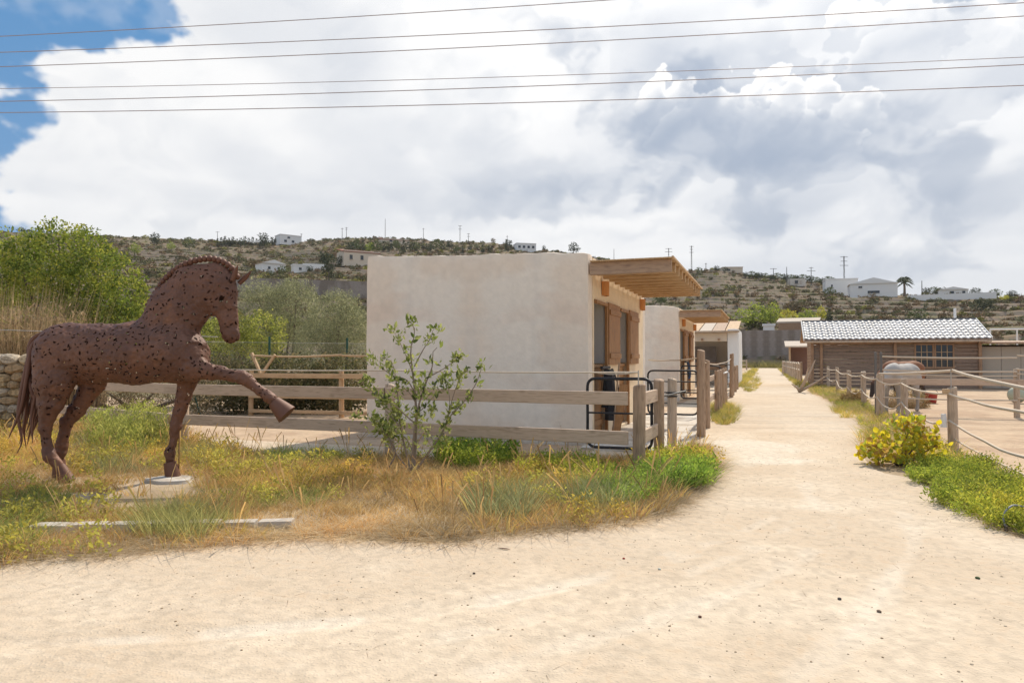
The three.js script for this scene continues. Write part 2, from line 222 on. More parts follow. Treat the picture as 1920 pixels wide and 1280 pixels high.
// foliage: small faces gathered in twigs through the volume of ellipsoid lobes
function leafCloud({ lobes, n, size, colors, seed = 1, perTwig = 10, twig = 0.18, long = 1.7, shell = 0.45, up = 0.2, floor = -9 }) {
  const R = rng(seed), pos = new Float32Array(n * 12), col = new Float32Array(n * 12), idx = new Uint32Array(n * 6), vol = lobes.map((l) => l[3] * l[4] * l[5]), sum = vol.reduce((a, b) => a + b);
  const d = new THREE.Vector3(), s = new THREE.Vector3(), t = new THREE.Vector3(); let tw, tint, k = 0;
  const ball = () => { let x, y, z, q; do { x = R() * 2 - 1; y = R() * 2 - 1; z = R() * 2 - 1; q = x * x + y * y + z * z; } while (q > 1 || q < 1e-4); return [x, y, z, Math.sqrt(q)]; };
  for (let i = 0; i < n; i++) {
    if (i % perTwig === 0) { let a = R() * sum, l = 0; while (l < lobes.length - 1 && (a -= vol[l]) > 0) l++; const L = lobes[l], [x, y, z, q] = ball(), rr = Math.pow(q, shell) / q; tw = [L[0] + x * rr * L[3], Math.max(floor, L[1] + y * rr * L[4]), L[2] + z * rr * L[5]]; const c = colors[Math.floor(Math.pow(R(), 1.2) * colors.length)], b = 0.8 + 0.4 * R(); tint = c.map((v) => v * b); }
    const [x, y, z] = ball(), cx = tw[0] + x * twig, cy = tw[1] + y * twig, cz = tw[2] + z * twig;
    const [ax, ay, az, aq] = ball(); d.set(ax / aq, ay / aq + up, az / aq).normalize(); const [bx, by, bz] = ball(); s.set(bx, by, bz).cross(d).normalize(); t.crossVectors(d, s);
    const L = size * (0.6 + 0.8 * R()), w = L / long / 2, o = k * 12, m = 0.85 + 0.3 * R();
    pos.set([cx, cy, cz, cx + d.x * L * .5 + s.x * w + t.x * w * .3, cy + d.y * L * .5 + s.y * w + t.y * w * .3, cz + d.z * L * .5 + s.z * w + t.z * w * .3, cx + d.x * L, cy + d.y * L, cz + d.z * L, cx + d.x * L * .5 - s.x * w + t.x * w * .3, cy + d.y * L * .5 - s.y * w + t.y * w * .3, cz + d.z * L * .5 - s.z * w + t.z * w * .3], o);
    for (let v = 0; v < 4; v++) col.set([tint[0] * m, tint[1] * m, tint[2] * m], o + v * 3);
    idx.set([k * 4, k * 4 + 1, k * 4 + 2, k * 4, k * 4 + 2, k * 4 + 3], k * 6); k++;
  }
  const g = new THREE.BufferGeometry(); g.setAttribute('position', new THREE.BufferAttribute(pos, 3)); g.setAttribute('color', new THREE.BufferAttribute(col, 3)); g.setIndex(new THREE.BufferAttribute(idx, 1)); g.computeVertexNormals(); return g;
}
// blades: strips that bend outwards from a foot
function blades({ n, h, w, spread, bend, colors, seed, radius = 0.05, seg = 3, head }) {
  const R = rng(seed), pos = [], col = [], idx = [];
  for (let i = 0; i < n; i++) {
    const a = R() * 6.283, r = Math.sqrt(R()) * radius, H = h * (0.45 + 0.75 * R()), tilt = spread * (0.2 + R()), b = bend * (0.3 + R()), c = colors[Math.floor(R() * colors.length)], m = 0.8 + 0.4 * R(), fa = R() * 6.283, ww = w * (0.7 + 0.6 * R()), o = pos.length / 3;
    for (let k = 0; k <= seg; k++) {
      const t = k / seg, out = r + tilt * H * t + b * H * t * t, y = H * t * (1 - 0.35 * b * t), x = Math.cos(a) * out, z = Math.sin(a) * out, wk = head && t > 0.7 ? ww * head : ww * (1 - 0.85 * t);
      pos.push(x + Math.cos(fa) * wk / 2, y, z + Math.sin(fa) * wk / 2, x - Math.cos(fa) * wk / 2, y, z - Math.sin(fa) * wk / 2); for (let v = 0; v < 2; v++) col.push(c[0] * m, c[1] * m, c[2] * m);
      if (k < seg) { const q = o + k * 2; idx.push(q, q + 1, q + 3, q, q + 3, q + 2); }
    }
  }
  const g = new THREE.BufferGeometry(); g.setAttribute('position', new THREE.Float32BufferAttribute(pos, 3)); g.setAttribute('color', new THREE.Float32BufferAttribute(col, 3)); g.setIndex(idx); g.computeVertexNormals(); return g;
}
// smooth bodies: tapered capsules blended in a field and meshed (surface nets)
function meshBones(bones, cell, k) {
  const lo = [1e9, 1e9, 1e9], hi = [-1e9, -1e9, -1e9];
  for (const b of bones) for (const e of [0, 4]) for (let c = 0; c < 3; c++) { lo[c] = Math.min(lo[c], b[e + c] - b[e + 3] - 3 * cell - k); hi[c] = Math.max(hi[c], b[e + c] + b[e + 3] + 3 * cell + k); }
  const N = [0, 1, 2].map((c) => Math.ceil((hi[c] - lo[c]) / cell) + 1), f = new Float32Array(N[0] * N[1] * N[2]).fill(1), at = (x, y, z) => x + N[0] * (y + N[1] * z);
  for (const [ax, ay, az, ra, bx, by, bz, rb, zs = 1] of bones) {
    const kk = Math.min(k, 0.45 * Math.min(ra, rb)), mg = Math.max(ra, rb) + k + 2 * cell, L0 = [Math.min(ax, bx) - mg, Math.min(ay, by) - mg, Math.min(az, bz) - mg], H0 = [Math.max(ax, bx) + mg, Math.max(ay, by) + mg, Math.max(az, bz) + mg];
    const i0 = L0.map((v, c) => Math.max(0, Math.floor((v - lo[c]) / cell))), i1 = H0.map((v, c) => Math.min(N[c] - 1, Math.ceil((v - lo[c]) / cell))), dx = bx - ax, dy = by - ay, dz = (bz - az) / zs, dd = dx * dx + dy * dy + dz * dz + 1e-9;
    for (let z = i0[2]; z <= i1[2]; z++) for (let y = i0[1]; y <= i1[1]; y++) for (let x = i0[0]; x <= i1[0]; x++) {
      const px = lo[0] + x * cell - ax, py = lo[1] + y * cell - ay, pz = (lo[2] + z * cell - az) / zs, t = clamp((px * dx + py * dy + pz * dz) / dd), ex = px - dx * t, ey = py - dy * t, ez = pz - dz * t;
      const d = Math.sqrt(ex * ex + ey * ey + ez * ez) - (ra + (rb - ra) * t), i = at(x, y, z), a = f[i], h = Math.max(kk - Math.abs(a - d), 0) / kk; f[i] = Math.min(a, d) - h * h * kk * 0.25;
    }
  }
  const vid = new Int32Array(f.length).fill(-1), pos = [], idx = [];
  for (let z = 0; z < N[2] - 1; z++) for (let y = 0; y < N[1] - 1; y++) for (let x = 0; x < N[0] - 1; x++) {
    let m = 0; const v = []; for (let c = 0; c < 8; c++) { const q = f[at(x + (c & 1), y + (c >> 1 & 1), z + (c >> 2))]; v.push(q); if (q < 0) m |= 1 << c; } if (m === 0 || m === 255) continue;
    let sx = 0, sy = 0, sz = 0, n = 0; for (let a = 0; a < 8; a++) for (const bit of [1, 2, 4]) { const b = a | bit; if (b === a || ((m >> a & 1) === (m >> b & 1))) continue; const t = v[a] / (v[a] - v[b]); sx += (a & 1) + (bit === 1 ? t : 0); sy += (a >> 1 & 1) + (bit === 2 ? t : 0); sz += (a >> 2) + (bit === 4 ? t : 0); n++; }
    vid[at(x, y, z)] = pos.length / 3; pos.push(lo[0] + (x + sx / n) * cell, lo[1] + (y + sy / n) * cell, lo[2] + (z + sz / n) * cell);
  }
  for (let z = 1; z < N[2] - 1; z++) for (let y = 1; y < N[1] - 1; y++) for (let x = 1; x < N[0] - 1; x++) {
    const s = f[at(x, y, z)] < 0; const quad = (a, b, c, d, flip) => { if (a < 0 || b < 0 || c < 0 || d < 0) return; flip ? idx.push(a, c, b, a, d, c) : idx.push(a, b, c, a, c, d); };
    if (s !== (f[at(x + 1, y, z)] < 0)) quad(vid[at(x, y - 1, z - 1)], vid[at(x, y, z - 1)], vid[at(x, y, z)], vid[at(x, y - 1, z)], !s);
    if (s !== (f[at(x, y + 1, z)] < 0)) quad(vid[at(x - 1, y, z - 1)], vid[at(x - 1, y, z)], vid[at(x, y, z)], vid[at(x, y, z - 1)], !s);
    if (s !== (f[at(x, y, z + 1)] < 0)) quad(vid[at(x - 1, y - 1, z)], vid[at(x, y - 1, z)], vid[at(x, y, z)], vid[at(x - 1, y, z)], !s);
  }
  const g = new THREE.BufferGeometry(); g.setAttribute('position', new THREE.Float32BufferAttribute(pos, 3)); g.setIndex(idx); g.computeVertexNormals(); return g;
}

// ------------------------------------------------------------------ the land
const VERGE_L = groundPoly([[-260, 1078], [0, 1060], [110, 1046], [250, 1034], [400, 1020], [560, 1006], [700, 1010], [840, 1016], [960, 1000], [1090, 990], [1180, 974], [1240, 962], [1272, 938], [1312, 905], [1336, 868], [1318, 838], [1290, 835], [1255, 855], [1200, 866], [1100, 862], [1000, 852], [850, 856], [700, 856], [600, 860], [470, 852], [390, 836], [345, 812], [200, 800], [80, 797], [-260, 800]]);
const VERGE_R = groundPoly([[1516, 734], [1545, 746], [1600, 776], [1618, 800], [1622, 862], [1650, 886], [1715, 897], [1775, 932], [1826, 972], [1900, 1004], [2050, 1050], [2120, 1000], [1960, 945], [1880, 895], [1830, 868], [1790, 846], [1700, 790], [1640, 766], [1600, 746], [1560, 727], [1530, 722]]);
const LANE_X0 = G(1330, 800).x, LANE_X1 = G(1620, 800).x;
const tracks = [
  [[1478, 800], [1492, 850], [1505, 900], [1515, 940], [1490, 980], [1400, 1030], [1270, 1082], [1080, 1140], [800, 1200]],
  [[1520, 930], [1556, 965], [1552, 1000], [1490, 1055], [1370, 1110], [1180, 1175], [900, 1260]],
  [[1690, 960], [1712, 1000], [1700, 1045], [1660, 1090], [1615, 1140], [1560, 1190], [1480, 1260]],
  [[1676, 1060], [1672, 1100], [1640, 1160], [1560, 1230], [1480, 1290]],
  [[1470, 960], [1380, 1000], [1290, 1030], [1180, 1060], [950, 1120], [560, 1170], [200, 1200]],
  [[1300, 1040], [1080, 1095], [760, 1150], [360, 1190], [-100, 1215]],
].map((l) => { const c = new THREE.CatmullRomCurve3(l.map(([u, v]) => G(u, v))), p = c.getPoints(28); return { p, b: boxOf(p.map((q) => [q.x, q.z])) }; });
const bVL = boxOf(VERGE_L), bVR = boxOf(VERGE_R);
const pale = [[1380, 845, 0.9, 1.6], [1350, 868, 0.6, 0.8], [1400, 830, 0.6, 0.9]].map(([u, v, a, b]) => [G(u, v), a, b]);
function landColor(x, z) {
  const big = fbm2(x * 0.35 + 30, z * 0.35 + 11, 3), mid = fbm2(x * 1.7, z * 1.7, 4), fine = fbm2(x * 22, z * 22, 3), wx = (fbm2(x * 1.3 + 60, z * 1.3, 3) - 0.5) * 0.5;
  let c = mix3([0.61, 0.505, 0.38], [0.535, 0.42, 0.297], sstep(0.3, 0.7, 0.5 * mid + 0.5 * big) * 0.75);
  // the riding grounds: redder soil
  const yard = x > 2.45 + wx * 0.4 && z < -3, pad = x < -2.4 && z < -9.5;
  if (yard || pad) c = mix3(c, mix3([0.50, 0.355, 0.225], [0.40, 0.265, 0.165], sstep(0.4, 0.66, mid)), 0.85);
  const rough = x < -7 && z < -18.6 + wx; if (rough) c = mix3([0.21, 0.165, 0.085], [0.16, 0.15, 0.06], sstep(0.4, 0.6, mid));      // rough field beyond the fences
  // fans of paler sand, grit
  const st = n2(x * 6 + z * 2, z * 34); if (!rough) c = mix3(c, [0.64, 0.555, 0.44], 0.16 * sstep(0.55, 0.9, st) * sstep(0.4, 0.6, big)); c = mix3(c, [0.40, 0.29, 0.19], 0.45 * sstep(0.56, 0.8, fine) * sstep(0.38, 0.6, mid));
  for (const [p, a, b] of pale) { const q = ((x - p.x) / a) ** 2 + ((z - p.z) / b) ** 2; if (q < 1.6) c = mix3(c, [0.66, 0.585, 0.475], 0.6 * sstep(1.2, 0.3, q + (mid - 0.5) * 2.4)); }
  if (z > -12) for (const t of tracks) { if (x < t.b[0] - 0.3 || x > t.b[1] + 0.3 || z < t.b[2] - 0.3 || z > t.b[3] + 0.3) continue; let m = 9; for (let i = 1; i < t.p.length; i++) { const a = t.p[i - 1], b = t.p[i], ex = b.x - a.x, ez = b.z - a.z, s = clamp(((x - a.x) * ex + (z - a.z) * ez) / (ex * ex + ez * ez)); m = Math.min(m, (x - a.x - ex * s) ** 2 + (z - a.z - ez * s) ** 2); } m = Math.sqrt(m) + (mid - 0.5) * 0.12 + (fine - 0.5) * 0.04; if (m < 0.09) c = mix3(c, [0.69, 0.61, 0.50], 0.26 * sstep(0.09, 0.03, m) * sstep(0.35, 0.55, fbm2(x * 3 + 9, z * 3, 2))); }
  const inL = x > bVL[0] - 0.4 && x < bVL[1] + 0.4 && z > bVL[2] - 0.4 && z < bVL[3] + 0.4 && inPoly(VERGE_L, x + wx * 0.5, z + wx * 0.4), inR = x > bVR[0] && x < bVR[1] && z > bVR[2] && z < bVR[3] && inPoly(VERGE_R, x + wx * 0.3, z + wx * 0.3);
  if (inL || inR) c = mix3(mix3([0.40, 0.30, 0.175], [0.27, 0.185, 0.10], sstep(0.38, 0.62, mid)), c, 0.18 + 0.5 * sstep(0.55, 0.75, big));
  return c.map((v) => v * (0.78 + 0.44 * fine));
}
function landHeight(x, z) { let rut = 0; if (z > -12 && z < -2) { let m = 9; for (const t of tracks) { if (x < t.b[0] - 0.3 || x > t.b[1] + 0.3 || z < t.b[2] - 0.3 || z > t.b[3] + 0.3) continue; for (let i = 1; i < t.p.length; i++) { const a = t.p[i - 1], b = t.p[i], ex = b.x - a.x, ez = b.z - a.z, s = clamp(((x - a.x) * ex + (z - a.z) * ez) / (ex * ex + ez * ez)); m = Math.min(m, (x - a.x - ex * s) ** 2 + (z - a.z - ez * s) ** 2); } } m = Math.sqrt(m); rut = -0.006 * Math.exp(-((m / 0.07) ** 2)) + 0.004 * Math.exp(-(((m - 0.15) / 0.05) ** 2)); }
  return rut + (fbm2(x * 0.9 + 3, z * 0.9, 3) - 0.5) * 0.02 + (fbm2(x * 5, z * 5, 3) - 0.5) * 0.006; }
const grit = canvasless(512, 512, (u, v) => { const h = 0.5 * fbm2(u * 64, v * 64, 4) + 0.5 * Math.pow(n2(u * 128, v * 128), 3); return [h, h, h]; }, false);
function landTile(x0, x1, z0, z1, res, seg, hole, drop) {
  const map = canvasless(res, res, (u, v) => landColor(lerp(x0, x1, u), lerp(z0, z1, v))); map.wrapS = map.wrapT = THREE.ClampToEdgeWrapping;
  const bump = grit.clone(); bump.repeat.set((x1 - x0) / 1.1, (z1 - z0) / 1.1);
  const pos = [], uv = [], idx = [], n = seg + 1;
  for (let j = 0; j <= seg; j++) for (let i = 0; i <= seg; i++) { const u = i / seg, v = j / seg, x = lerp(x0, x1, u), z = lerp(z0, z1, v); pos.push(x, landHeight(x, z) - drop, z); uv.push(u, v); }
  for (let j = 0; j < seg; j++) for (let i = 0; i < seg; i++) {
    const xa = lerp(x0, x1, i / seg), xb = lerp(x0, x1, (i + 1) / seg), za = lerp(z0, z1, j / seg), zb = lerp(z0, z1, (j + 1) / seg), e = 1e-6;
    if (hole && xa > hole[0] - e && xb < hole[1] + e && za > hole[2] - e && zb < hole[3] + e) continue;
    const a = j * n + i; idx.push(a, a + n, a + 1, a + 1, a + n, a + n + 1);
  }
  const g = new THREE.BufferGeometry(); g.setAttribute('position', new THREE.Float32BufferAttribute(pos, 3)); g.setAttribute('uv', new THREE.Float32BufferAttribute(uv, 2)); g.setIndex(idx); g.computeVertexNormals();
  return [g, new THREE.MeshStandardMaterial({ map, bumpMap: bump, bumpScale: 0.005, roughness: 1 })];
}
structure('ground', ...landTile(-8, 6, -14, 0, 1536, 280, null, 0), 'pale sandy yard in front of the stables');
structure('ground', ...landTile(-22, 20, -42, 0, 1024, 210, [-8, 6, -14, 0], 0), 'sandy lane and paddocks beside the stables');
structure('ground', ...landTile(-106, 104, -168, 42, 512, 105, [-22, 20, -42, 0], 0), 'sandy flat beyond the stables');
// terraced hillsides: heights given by the rows of the picture at which the slope stands at a distance
const cols = [
  [-1500, [[60, 660], [120, 600], [250, 560], [450, 520]]], [-400, [[45, 676], [75, 615], [105, 560], [150, 525], [220, 490], [320, 462], [450, 445]]],
  [100, [[45, 676], [75, 615], [105, 562], [150, 525], [220, 490], [320, 460], [450, 436]]], [450, [[45, 680], [75, 605], [100, 552], [150, 524], [220, 500], [320, 470], [450, 452]]],
  [720, [[45, 684], [75, 612], [100, 560], [150, 526], [220, 500], [320, 468], [450, 444]]], [920, [[60, 690], [90, 640], [130, 580], [200, 530], [300, 484], [430, 455]]],
  [1010, [[65, 690], [95, 645], [130, 588], [200, 536], [300, 494], [420, 470]]], [1200, [[75, 690], [105, 655], [150, 600], [220, 552], [320, 512], [420, 490]]],
  [1340, [[108, 686], [113, 650], [140, 612], [190, 572], [260, 536], [340, 502]]], [1430, [[108, 686], [113, 650], [140, 614], [190, 578], [260, 540], [340, 514]]], [1530, [[108, 686], [113, 650], [140, 616], [190, 582], [250, 552], [330, 527]]],
  [1620, [[80, 697], [100, 660], [140, 616], [190, 584], [250, 556], [320, 545]]], [1760, [[60, 705], [90, 660], [130, 616], [190, 582], [250, 558], [290, 551]]], [1920, [[60, 705], [90, 662], [130, 620], [190, 586], [250, 562], [300, 554]]],
  [2500, [[60, 705], [100, 670], [200, 620], [300, 580]]], [4200, [[80, 690], [200, 660], [400, 650]]],
].map(([u, l]) => { const az = azOf(u), c = Math.cos(az), pts = l.map(([r, v]) => [r, EYE + (672 - v) / F * r * c]); const e = pts[pts.length - 1]; pts.unshift([pts[0][0] * 0.75, -0.1]); pts.push([e[0] + 60, e[1] - 4], [e[0] + 500, Math.max(-2, e[1] - 60)]); return [az, table(pts)]; });
function slope(az, r) { if (az < cols[0][0] || az > cols[cols.length - 1][0]) return -0.3; for (let i = 1; i < cols.length; i++) if (az <= cols[i][0]) { const t = (az - cols[i - 1][0]) / (cols[i][0] - cols[i - 1][0]), s = t * t * (3 - 2 * t); return lerp(cols[i - 1][1](r), cols[i][1](r), s); } }
function hillHeight(az, r) {
  const x = Math.sin(az) * r, z = Math.cos(az) * r; let h = slope(az, r) * sstep(-1.25, -0.9, az) * sstep(1.2, 0.95, az); if (h < 0.4) return h - 0.25;
  h += (fbm2(x * 0.02, z * 0.02, 3) - 0.5) * Math.min(2, h * 0.15);
  const st = 2.1, ph = fbm2(az * 5 + 5, r * 0.004, 2) * 1.6, q = h / st + ph, k = Math.floor(q), f = q - k, s = k + 0.28 * f + 0.72 * sstep(0.80, 0.97, f + (fbm2(x * 0.12, z * 0.12, 2) - 0.5) * 0.12);
  return (s - ph) * st + (fbm2(x * 0.25, z * 0.25, 3) - 0.5) * 0.5;
}
function azr(az, r, y) { const s = Math.sin(az), c = Math.cos(az); return new THREE.Vector3(RIGHT.x * s * r + FWD.x * c * r, y, RIGHT.z * s * r + FWD.z * c * r); }
function onHill(u, v, rMin = 45) {        // where the line of sight through a pixel meets the hillside
  const az = azOf(u), k = (672 - v) / F * Math.cos(az); let best = rMin, bv = -1e9;
  for (let r = rMin; r < 700; r += 0.5) { const y = hillHeight(az, r), a = (y - EYE) / r; if (a >= k) return azr(az, r, y); if (a > bv) { bv = a; best = r; } }
  return azr(az, best, hillHeight(az, best));
}
{
  const A = [], Rr = []; for (let a = -180; a < 180;) { A.push(a * Math.PI / 180); a += Math.abs(a) < 39 ? 0.13 : Math.abs(a) < 60 ? 0.5 : 5; } A.push(Math.PI);
  for (let r = 34; r < 1400;) { Rr.push(r); r += r < 130 ? 0.55 : r < 330 ? 0.8 : r < 480 ? 1.6 : 60; } Rr.unshift(0);
  const pos = [], col = [], idx = [], n = A.length, m = Rr.length;
  for (let j = 0; j < m; j++) for (let i = 0; i < n; i++) {
    const r = Rr[j], az = A[i], y = r < 1 ? -0.3 : hillHeight(az, r), p = azr(az, r, y); pos.push(p.x, y, p.z);
    const dh = r > 20 ? (hillHeight(az, r + 0.6) - hillHeight(az, r - 0.6)) / 1.2 : 0, x = p.x, z = p.z, w = fbm2(x * 0.16, z * 0.16, 4), w2 = fbm2(x * 0.035 + 50, z * 0.035, 3), f = fbm2(x * 1.1, z * 1.1, 2);
    let c = mix3([0.22, 0.145, 0.085], [0.165, 0.135, 0.065], sstep(0.4, 0.6, w)); c = mix3(c, [0.235, 0.165, 0.11], sstep(0.52, 0.66, w2)); if (dh > 0.55) c = mix3([0.215, 0.165, 0.125], [0.15, 0.12, 0.08], sstep(0.4, 0.6, f)); c = mix3(c, [0.10, 0.105, 0.045], 0.5 * sstep(0.56, 0.68, f));
    const e = (0.85 + 0.3 * f) * 1.12; col.push(c[0] * e, c[1] * e, c[2] * e);
  }
  for (let j = 0; j < m - 1; j++) for (let i = 0; i < n - 1; i++) { const a = j * n + i; if (Rr[j] > 1) idx.push(a, a + n, a + 1); idx.push(a + 1, a + n, a + n + 1); }
  const g = new THREE.BufferGeometry(); g.setAttribute('position', new THREE.Float32BufferAttribute(pos, 3)); g.setAttribute('color', new THREE.Float32BufferAttribute(col, 3)); g.setIndex(idx); g.computeVertexNormals();
  structure('hills', g, new THREE.MeshStandardMaterial({ vertexColors: true, roughness: 1 }), 'dry terraced hillsides rising behind the stables');
}

// ------------------------------------------------------------------ stables along the lane
const FX = -2.6;
M.jambShade = new THREE.MeshStandardMaterial({ color: new THREE.Color(0.52, 0.50, 0.47), roughness: 0.9 }); M.panel = new THREE.MeshStandardMaterial({ color: new THREE.Color(0.44, 0.385, 0.315), roughness: 0.9 });
function facadeGeo(L, H, holes, th) {      // wall in the z-y plane with openings, thickness along x
  const s = new THREE.Shape(); s.moveTo(0, 0); s.lineTo(L, 0); s.lineTo(L, H); s.lineTo(0, H); s.closePath();
  for (const [a, b, y0, y1] of holes) { const h = new THREE.Path(); h.moveTo(a, y0); h.lineTo(a, y1); h.lineTo(b, y1); h.lineTo(b, y0); h.closePath(); s.holes.push(h); }
  const g = new THREE.ExtrudeGeometry(s, { depth: th - 0.03, bevelEnabled: true, bevelSize: 0.015, bevelThickness: 0.015, bevelSegments: 2, bevelOffset: -0.015 });
  g.rotateY(Math.PI / 2); g.translate(-th + 0.015, 0, 0); g.computeVertexNormals(); return metricUVnear(g);
}
function doorLeaf(parent, name, w, h, pos, turn, seed) {       // planks with two ledges, hinge edge at the origin, running to -z
  const o = new THREE.Group(); o.name = name; o.position.set(...pos); o.rotation.y = turn; parent.add(o); const n = 6, pw = w / n;
  for (let i = 0; i < n; i++) part(o, 'plank', board(h - 0.002 * (i % 2), pw - 0.006, 0.03, 0.004, seed + i), M.door, [0, h / 2, -pw * (i + 0.5)], [0, Math.PI / 2, Math.PI / 2]);
  for (const y of [0.16, h - 0.16]) part(o, 'ledge', board(w - 0.05, 0.09, 0.024, 0.004, seed), M.door, [0.0285, y, -w / 2], [0, Math.PI / 2, 0]);
  return o;
}
function stable(z0, label, opts = {}) {
  const L = 5.45, W = opts.w ?? 4.0, H = 3.03, t = thing('stable_block', label, 'stable', [FX, 0, z0], 0, 'plastered stable blocks along the lane');
  const fg = plasterBlock(W, H, 0.3, 0.05, 0.022, z0, 0.1), p = fg.attributes.position;
  for (let i = 0; i < p.count; i++) { const y = p.getY(i), k = (y + H / 2) / H, f = 0.5 - p.getX(i) / W; p.setY(i, y + k * (0.15 * f + 0.012 * Math.sin(p.getX(i) * 2.2) + (y > H / 2 - 0.06 ? (fbm2(p.getX(i) * 2.5 + z0, 3, 3) - 0.5) * 0.07 : 0))); } fg.computeVertexNormals();
  part(t, 'end_wall', fg, M.plaster, [-W / 2, H / 2 - 0.02, -0.15]);
  part(t, 'plinth', plasterBlock(W + 0.02, 0.14, 0.1, 0.03, 0.008, 4, 0.1), M.concrete, [-W / 2, 0.05, 0.052]);
  const holes = [[0.08, 1.0, 0.1, 2.31], [2.12, 3.01, 0.1, 2.31]];
  part(t, 'front_wall', facadeGeo(L - 0.6, H - 0.06, holes, 0.28), M.facade, [-0.006, 0, -0.302]);
  part(t, 'end_wall', plasterBlock(W, H, 0.3, 0.05, 0.015, 9, 0.25), M.plaster, [-W / 2, H / 2 - 0.02, -L + 0.15]);
  part(t, 'back_wall', plasterBlock(0.28, H + 0.05, L - 0.604, 0.04, 0.01, 5, 0.3), M.plaster, [-W + 0.146, H / 2 - 0.02, -L / 2]);
  part(t, 'roof', new THREE.BoxGeometry(W - 0.6, 0.14, L - 0.61), M.concrete, [-W / 2, H - 0.25, -L / 2], [0, 0, -0.03]);
  part(t, 'partition_wall', new THREE.BoxGeometry(W - 0.6, 2.6, 0.16), M.plaster, [-W / 2, 1.3, -2.15]);
  for (const [a, b] of holes) {
    const zz = -0.3 - b; doorLeaf(t, 'upper_door', 0.98, 1.08, [0.03, 1.24, zz - 0.01], 0, z0 + a * 10);
    doorLeaf(t, 'lower_door', b - a - 0.05, 1.08, [-0.1, 0.115, -0.3 - a - 0.015], 0, z0 + b * 10);
    part(t, 'jamb_shade_panel', new THREE.BoxGeometry(0.25, 1.04, 0.012), M.jambShade, [-0.15, 1.79, zz + 0.03]); part(t, 'door_frame', board(2.25, 0.05, 0.06, 0.006), M.door, [0.006, 1.14, zz + 0.045], [0, 0, Math.PI / 2]); part(t, 'door_frame', board(b - a - 0.1, 0.05, 0.06, 0.006), M.door, [0.006, 2.275, -0.3 - (a + b) / 2], [0, Math.PI / 2, 0]);  // grey board added on the far jamb, its shade painted into the colour
    part(t, 'sill', board(b - a - 0.05, 0.05, 0.1, 0.01), M.door, [-0.1, 1.225, -0.3 - (a + b) / 2], [0, Math.PI / 2, 0]);
  }
  for (const z of [-1.0, -4.8]) {      // terracotta wall lamps: half tubes open above and below
    const s = new THREE.CylinderGeometry(0.105, 0.1, 0.24, 14, 1, true, 0, Math.PI), lampShade = part(t, 'wall_lamp', merged([s.toNonIndexed(), new THREE.CylinderGeometry(0.088, 0.083, 0.24, 14, 1, true, 0, Math.PI).toNonIndexed(), new THREE.RingGeometry(0.084, 0.104, 14, 1, -Math.PI / 2, Math.PI).rotateX(-Math.PI / 2).translate(0, 0.12, 0).toNonIndexed()]), opts.lamp ?? M.terracotta, [0.006, 2.53, z]);
    lampShade.material.side = THREE.DoubleSide;
  }
  // lean canopy on rafters
  const c = new THREE.Group(); c.name = 'canopy'; c.position.set(0.02, 0, 0); t.add(c); const out = 1.26;
  part(c, 'fascia_beam', board(out, 0.2, 0.07, 0.008, 3), M.fascia, [out / 2 - 0.01, 2.755, -0.05]);
  for (let i = 1; i < 11; i++) part(c, 'rafter', board(out, 0.15, 0.07, 0.008, i % 4), M.honey, [out / 2 - 0.01, 2.775, -0.05 - i * 0.485]);
  for (let i = 0; i < 9; i++) part(c, 'deck_board', board(5.08, 0.02, 0.135, 0.003, i), M.honey, [0.075 + i * 0.14, 2.864, -2.48], [0, Math.PI / 2, 0]);
  part(c, 'edge_strip', board(5.12, 0.035, 0.03, 0.004, 2), M.tan, [out + 0.018, 2.868, -2.48], [0, Math.PI / 2, 0]);
  return t;
}
stable(-10.73, 'nearest white plastered stable, sapling and ranch fence before its blank end wall');
stable(-22.8, 'second white plastered stable along the lane, behind the black tube gates');
{
  const g = plasterBlock(1.45, 0.1, 6.6, 0.02, 0.006, 2, 0.15); const m = structure('pavement', g, M.concrete, 'pale concrete apron in front of the stable doors'); m.position.set(-1.88, 0.0, -13.45);
}
// open shelter at the end of the row
{
  const t = thing('open_shelter', 'open fronted shelter with ochre sheet roof and white end pier', 'shelter', [-1.27, 0, -36.6]);
  part(t, 'end_wall', plasterBlock(0.55, 2.85, 5.0, 0.05, 0.02, 3, 0.2), M.white, [-0.275, 1.4, -2.5]);
  part(t, 'back_wall', new THREE.BoxGeometry(4.2, 3.2, 0.2), M.cream, [-2.66, 1.6, -4.9]);
  part(t, 'beam', board(4.0, 0.42, 0.2, 0.01, 1), M.cream, [-2.56, 2.42, -0.1]);
  for (let i = 0; i < 5; i++) part(t, 'beam_end', board(0.24, 0.1, 0.1, 0.01, i), M.cabinTrim, [-0.95 - i * 0.8, 2.3, 0.115], [0, Math.PI / 2, 0]);
  for (let i = 0; i < 7; i++) part(t, 'roof_sheet', board(5.4, 0.03, 0.6, 0.004, i), [M.tan, M.roofPale, M.fascia][(i * 2) % 3], [-0.05 - 0.64 * i - 0.3, 3.05 + (i % 2) * 0.012, -2.35], [-0.0, Math.PI / 2, 0]).rotation.set(0.16, 0, 0), t.children[t.children.length - 1].rotation.set(0, Math.PI / 2, 0.15, 'YXZ');
  part(t, 'gutter', board(4.5, 0.09, 0.09, 0.02, 3), M.greyPost, [-2.2, 2.69, 0.32]);
  part(t, 'manger', board(2.6, 0.4, 0.4, 0.02, 2), M.cabinTrim, [-2.0, 0.95, -1.6]);
  part(t, 'partition', new THREE.BoxGeometry(1.7, 1.15, 0.08), M.block, [-2.2, 1.45, -4.2]);
}
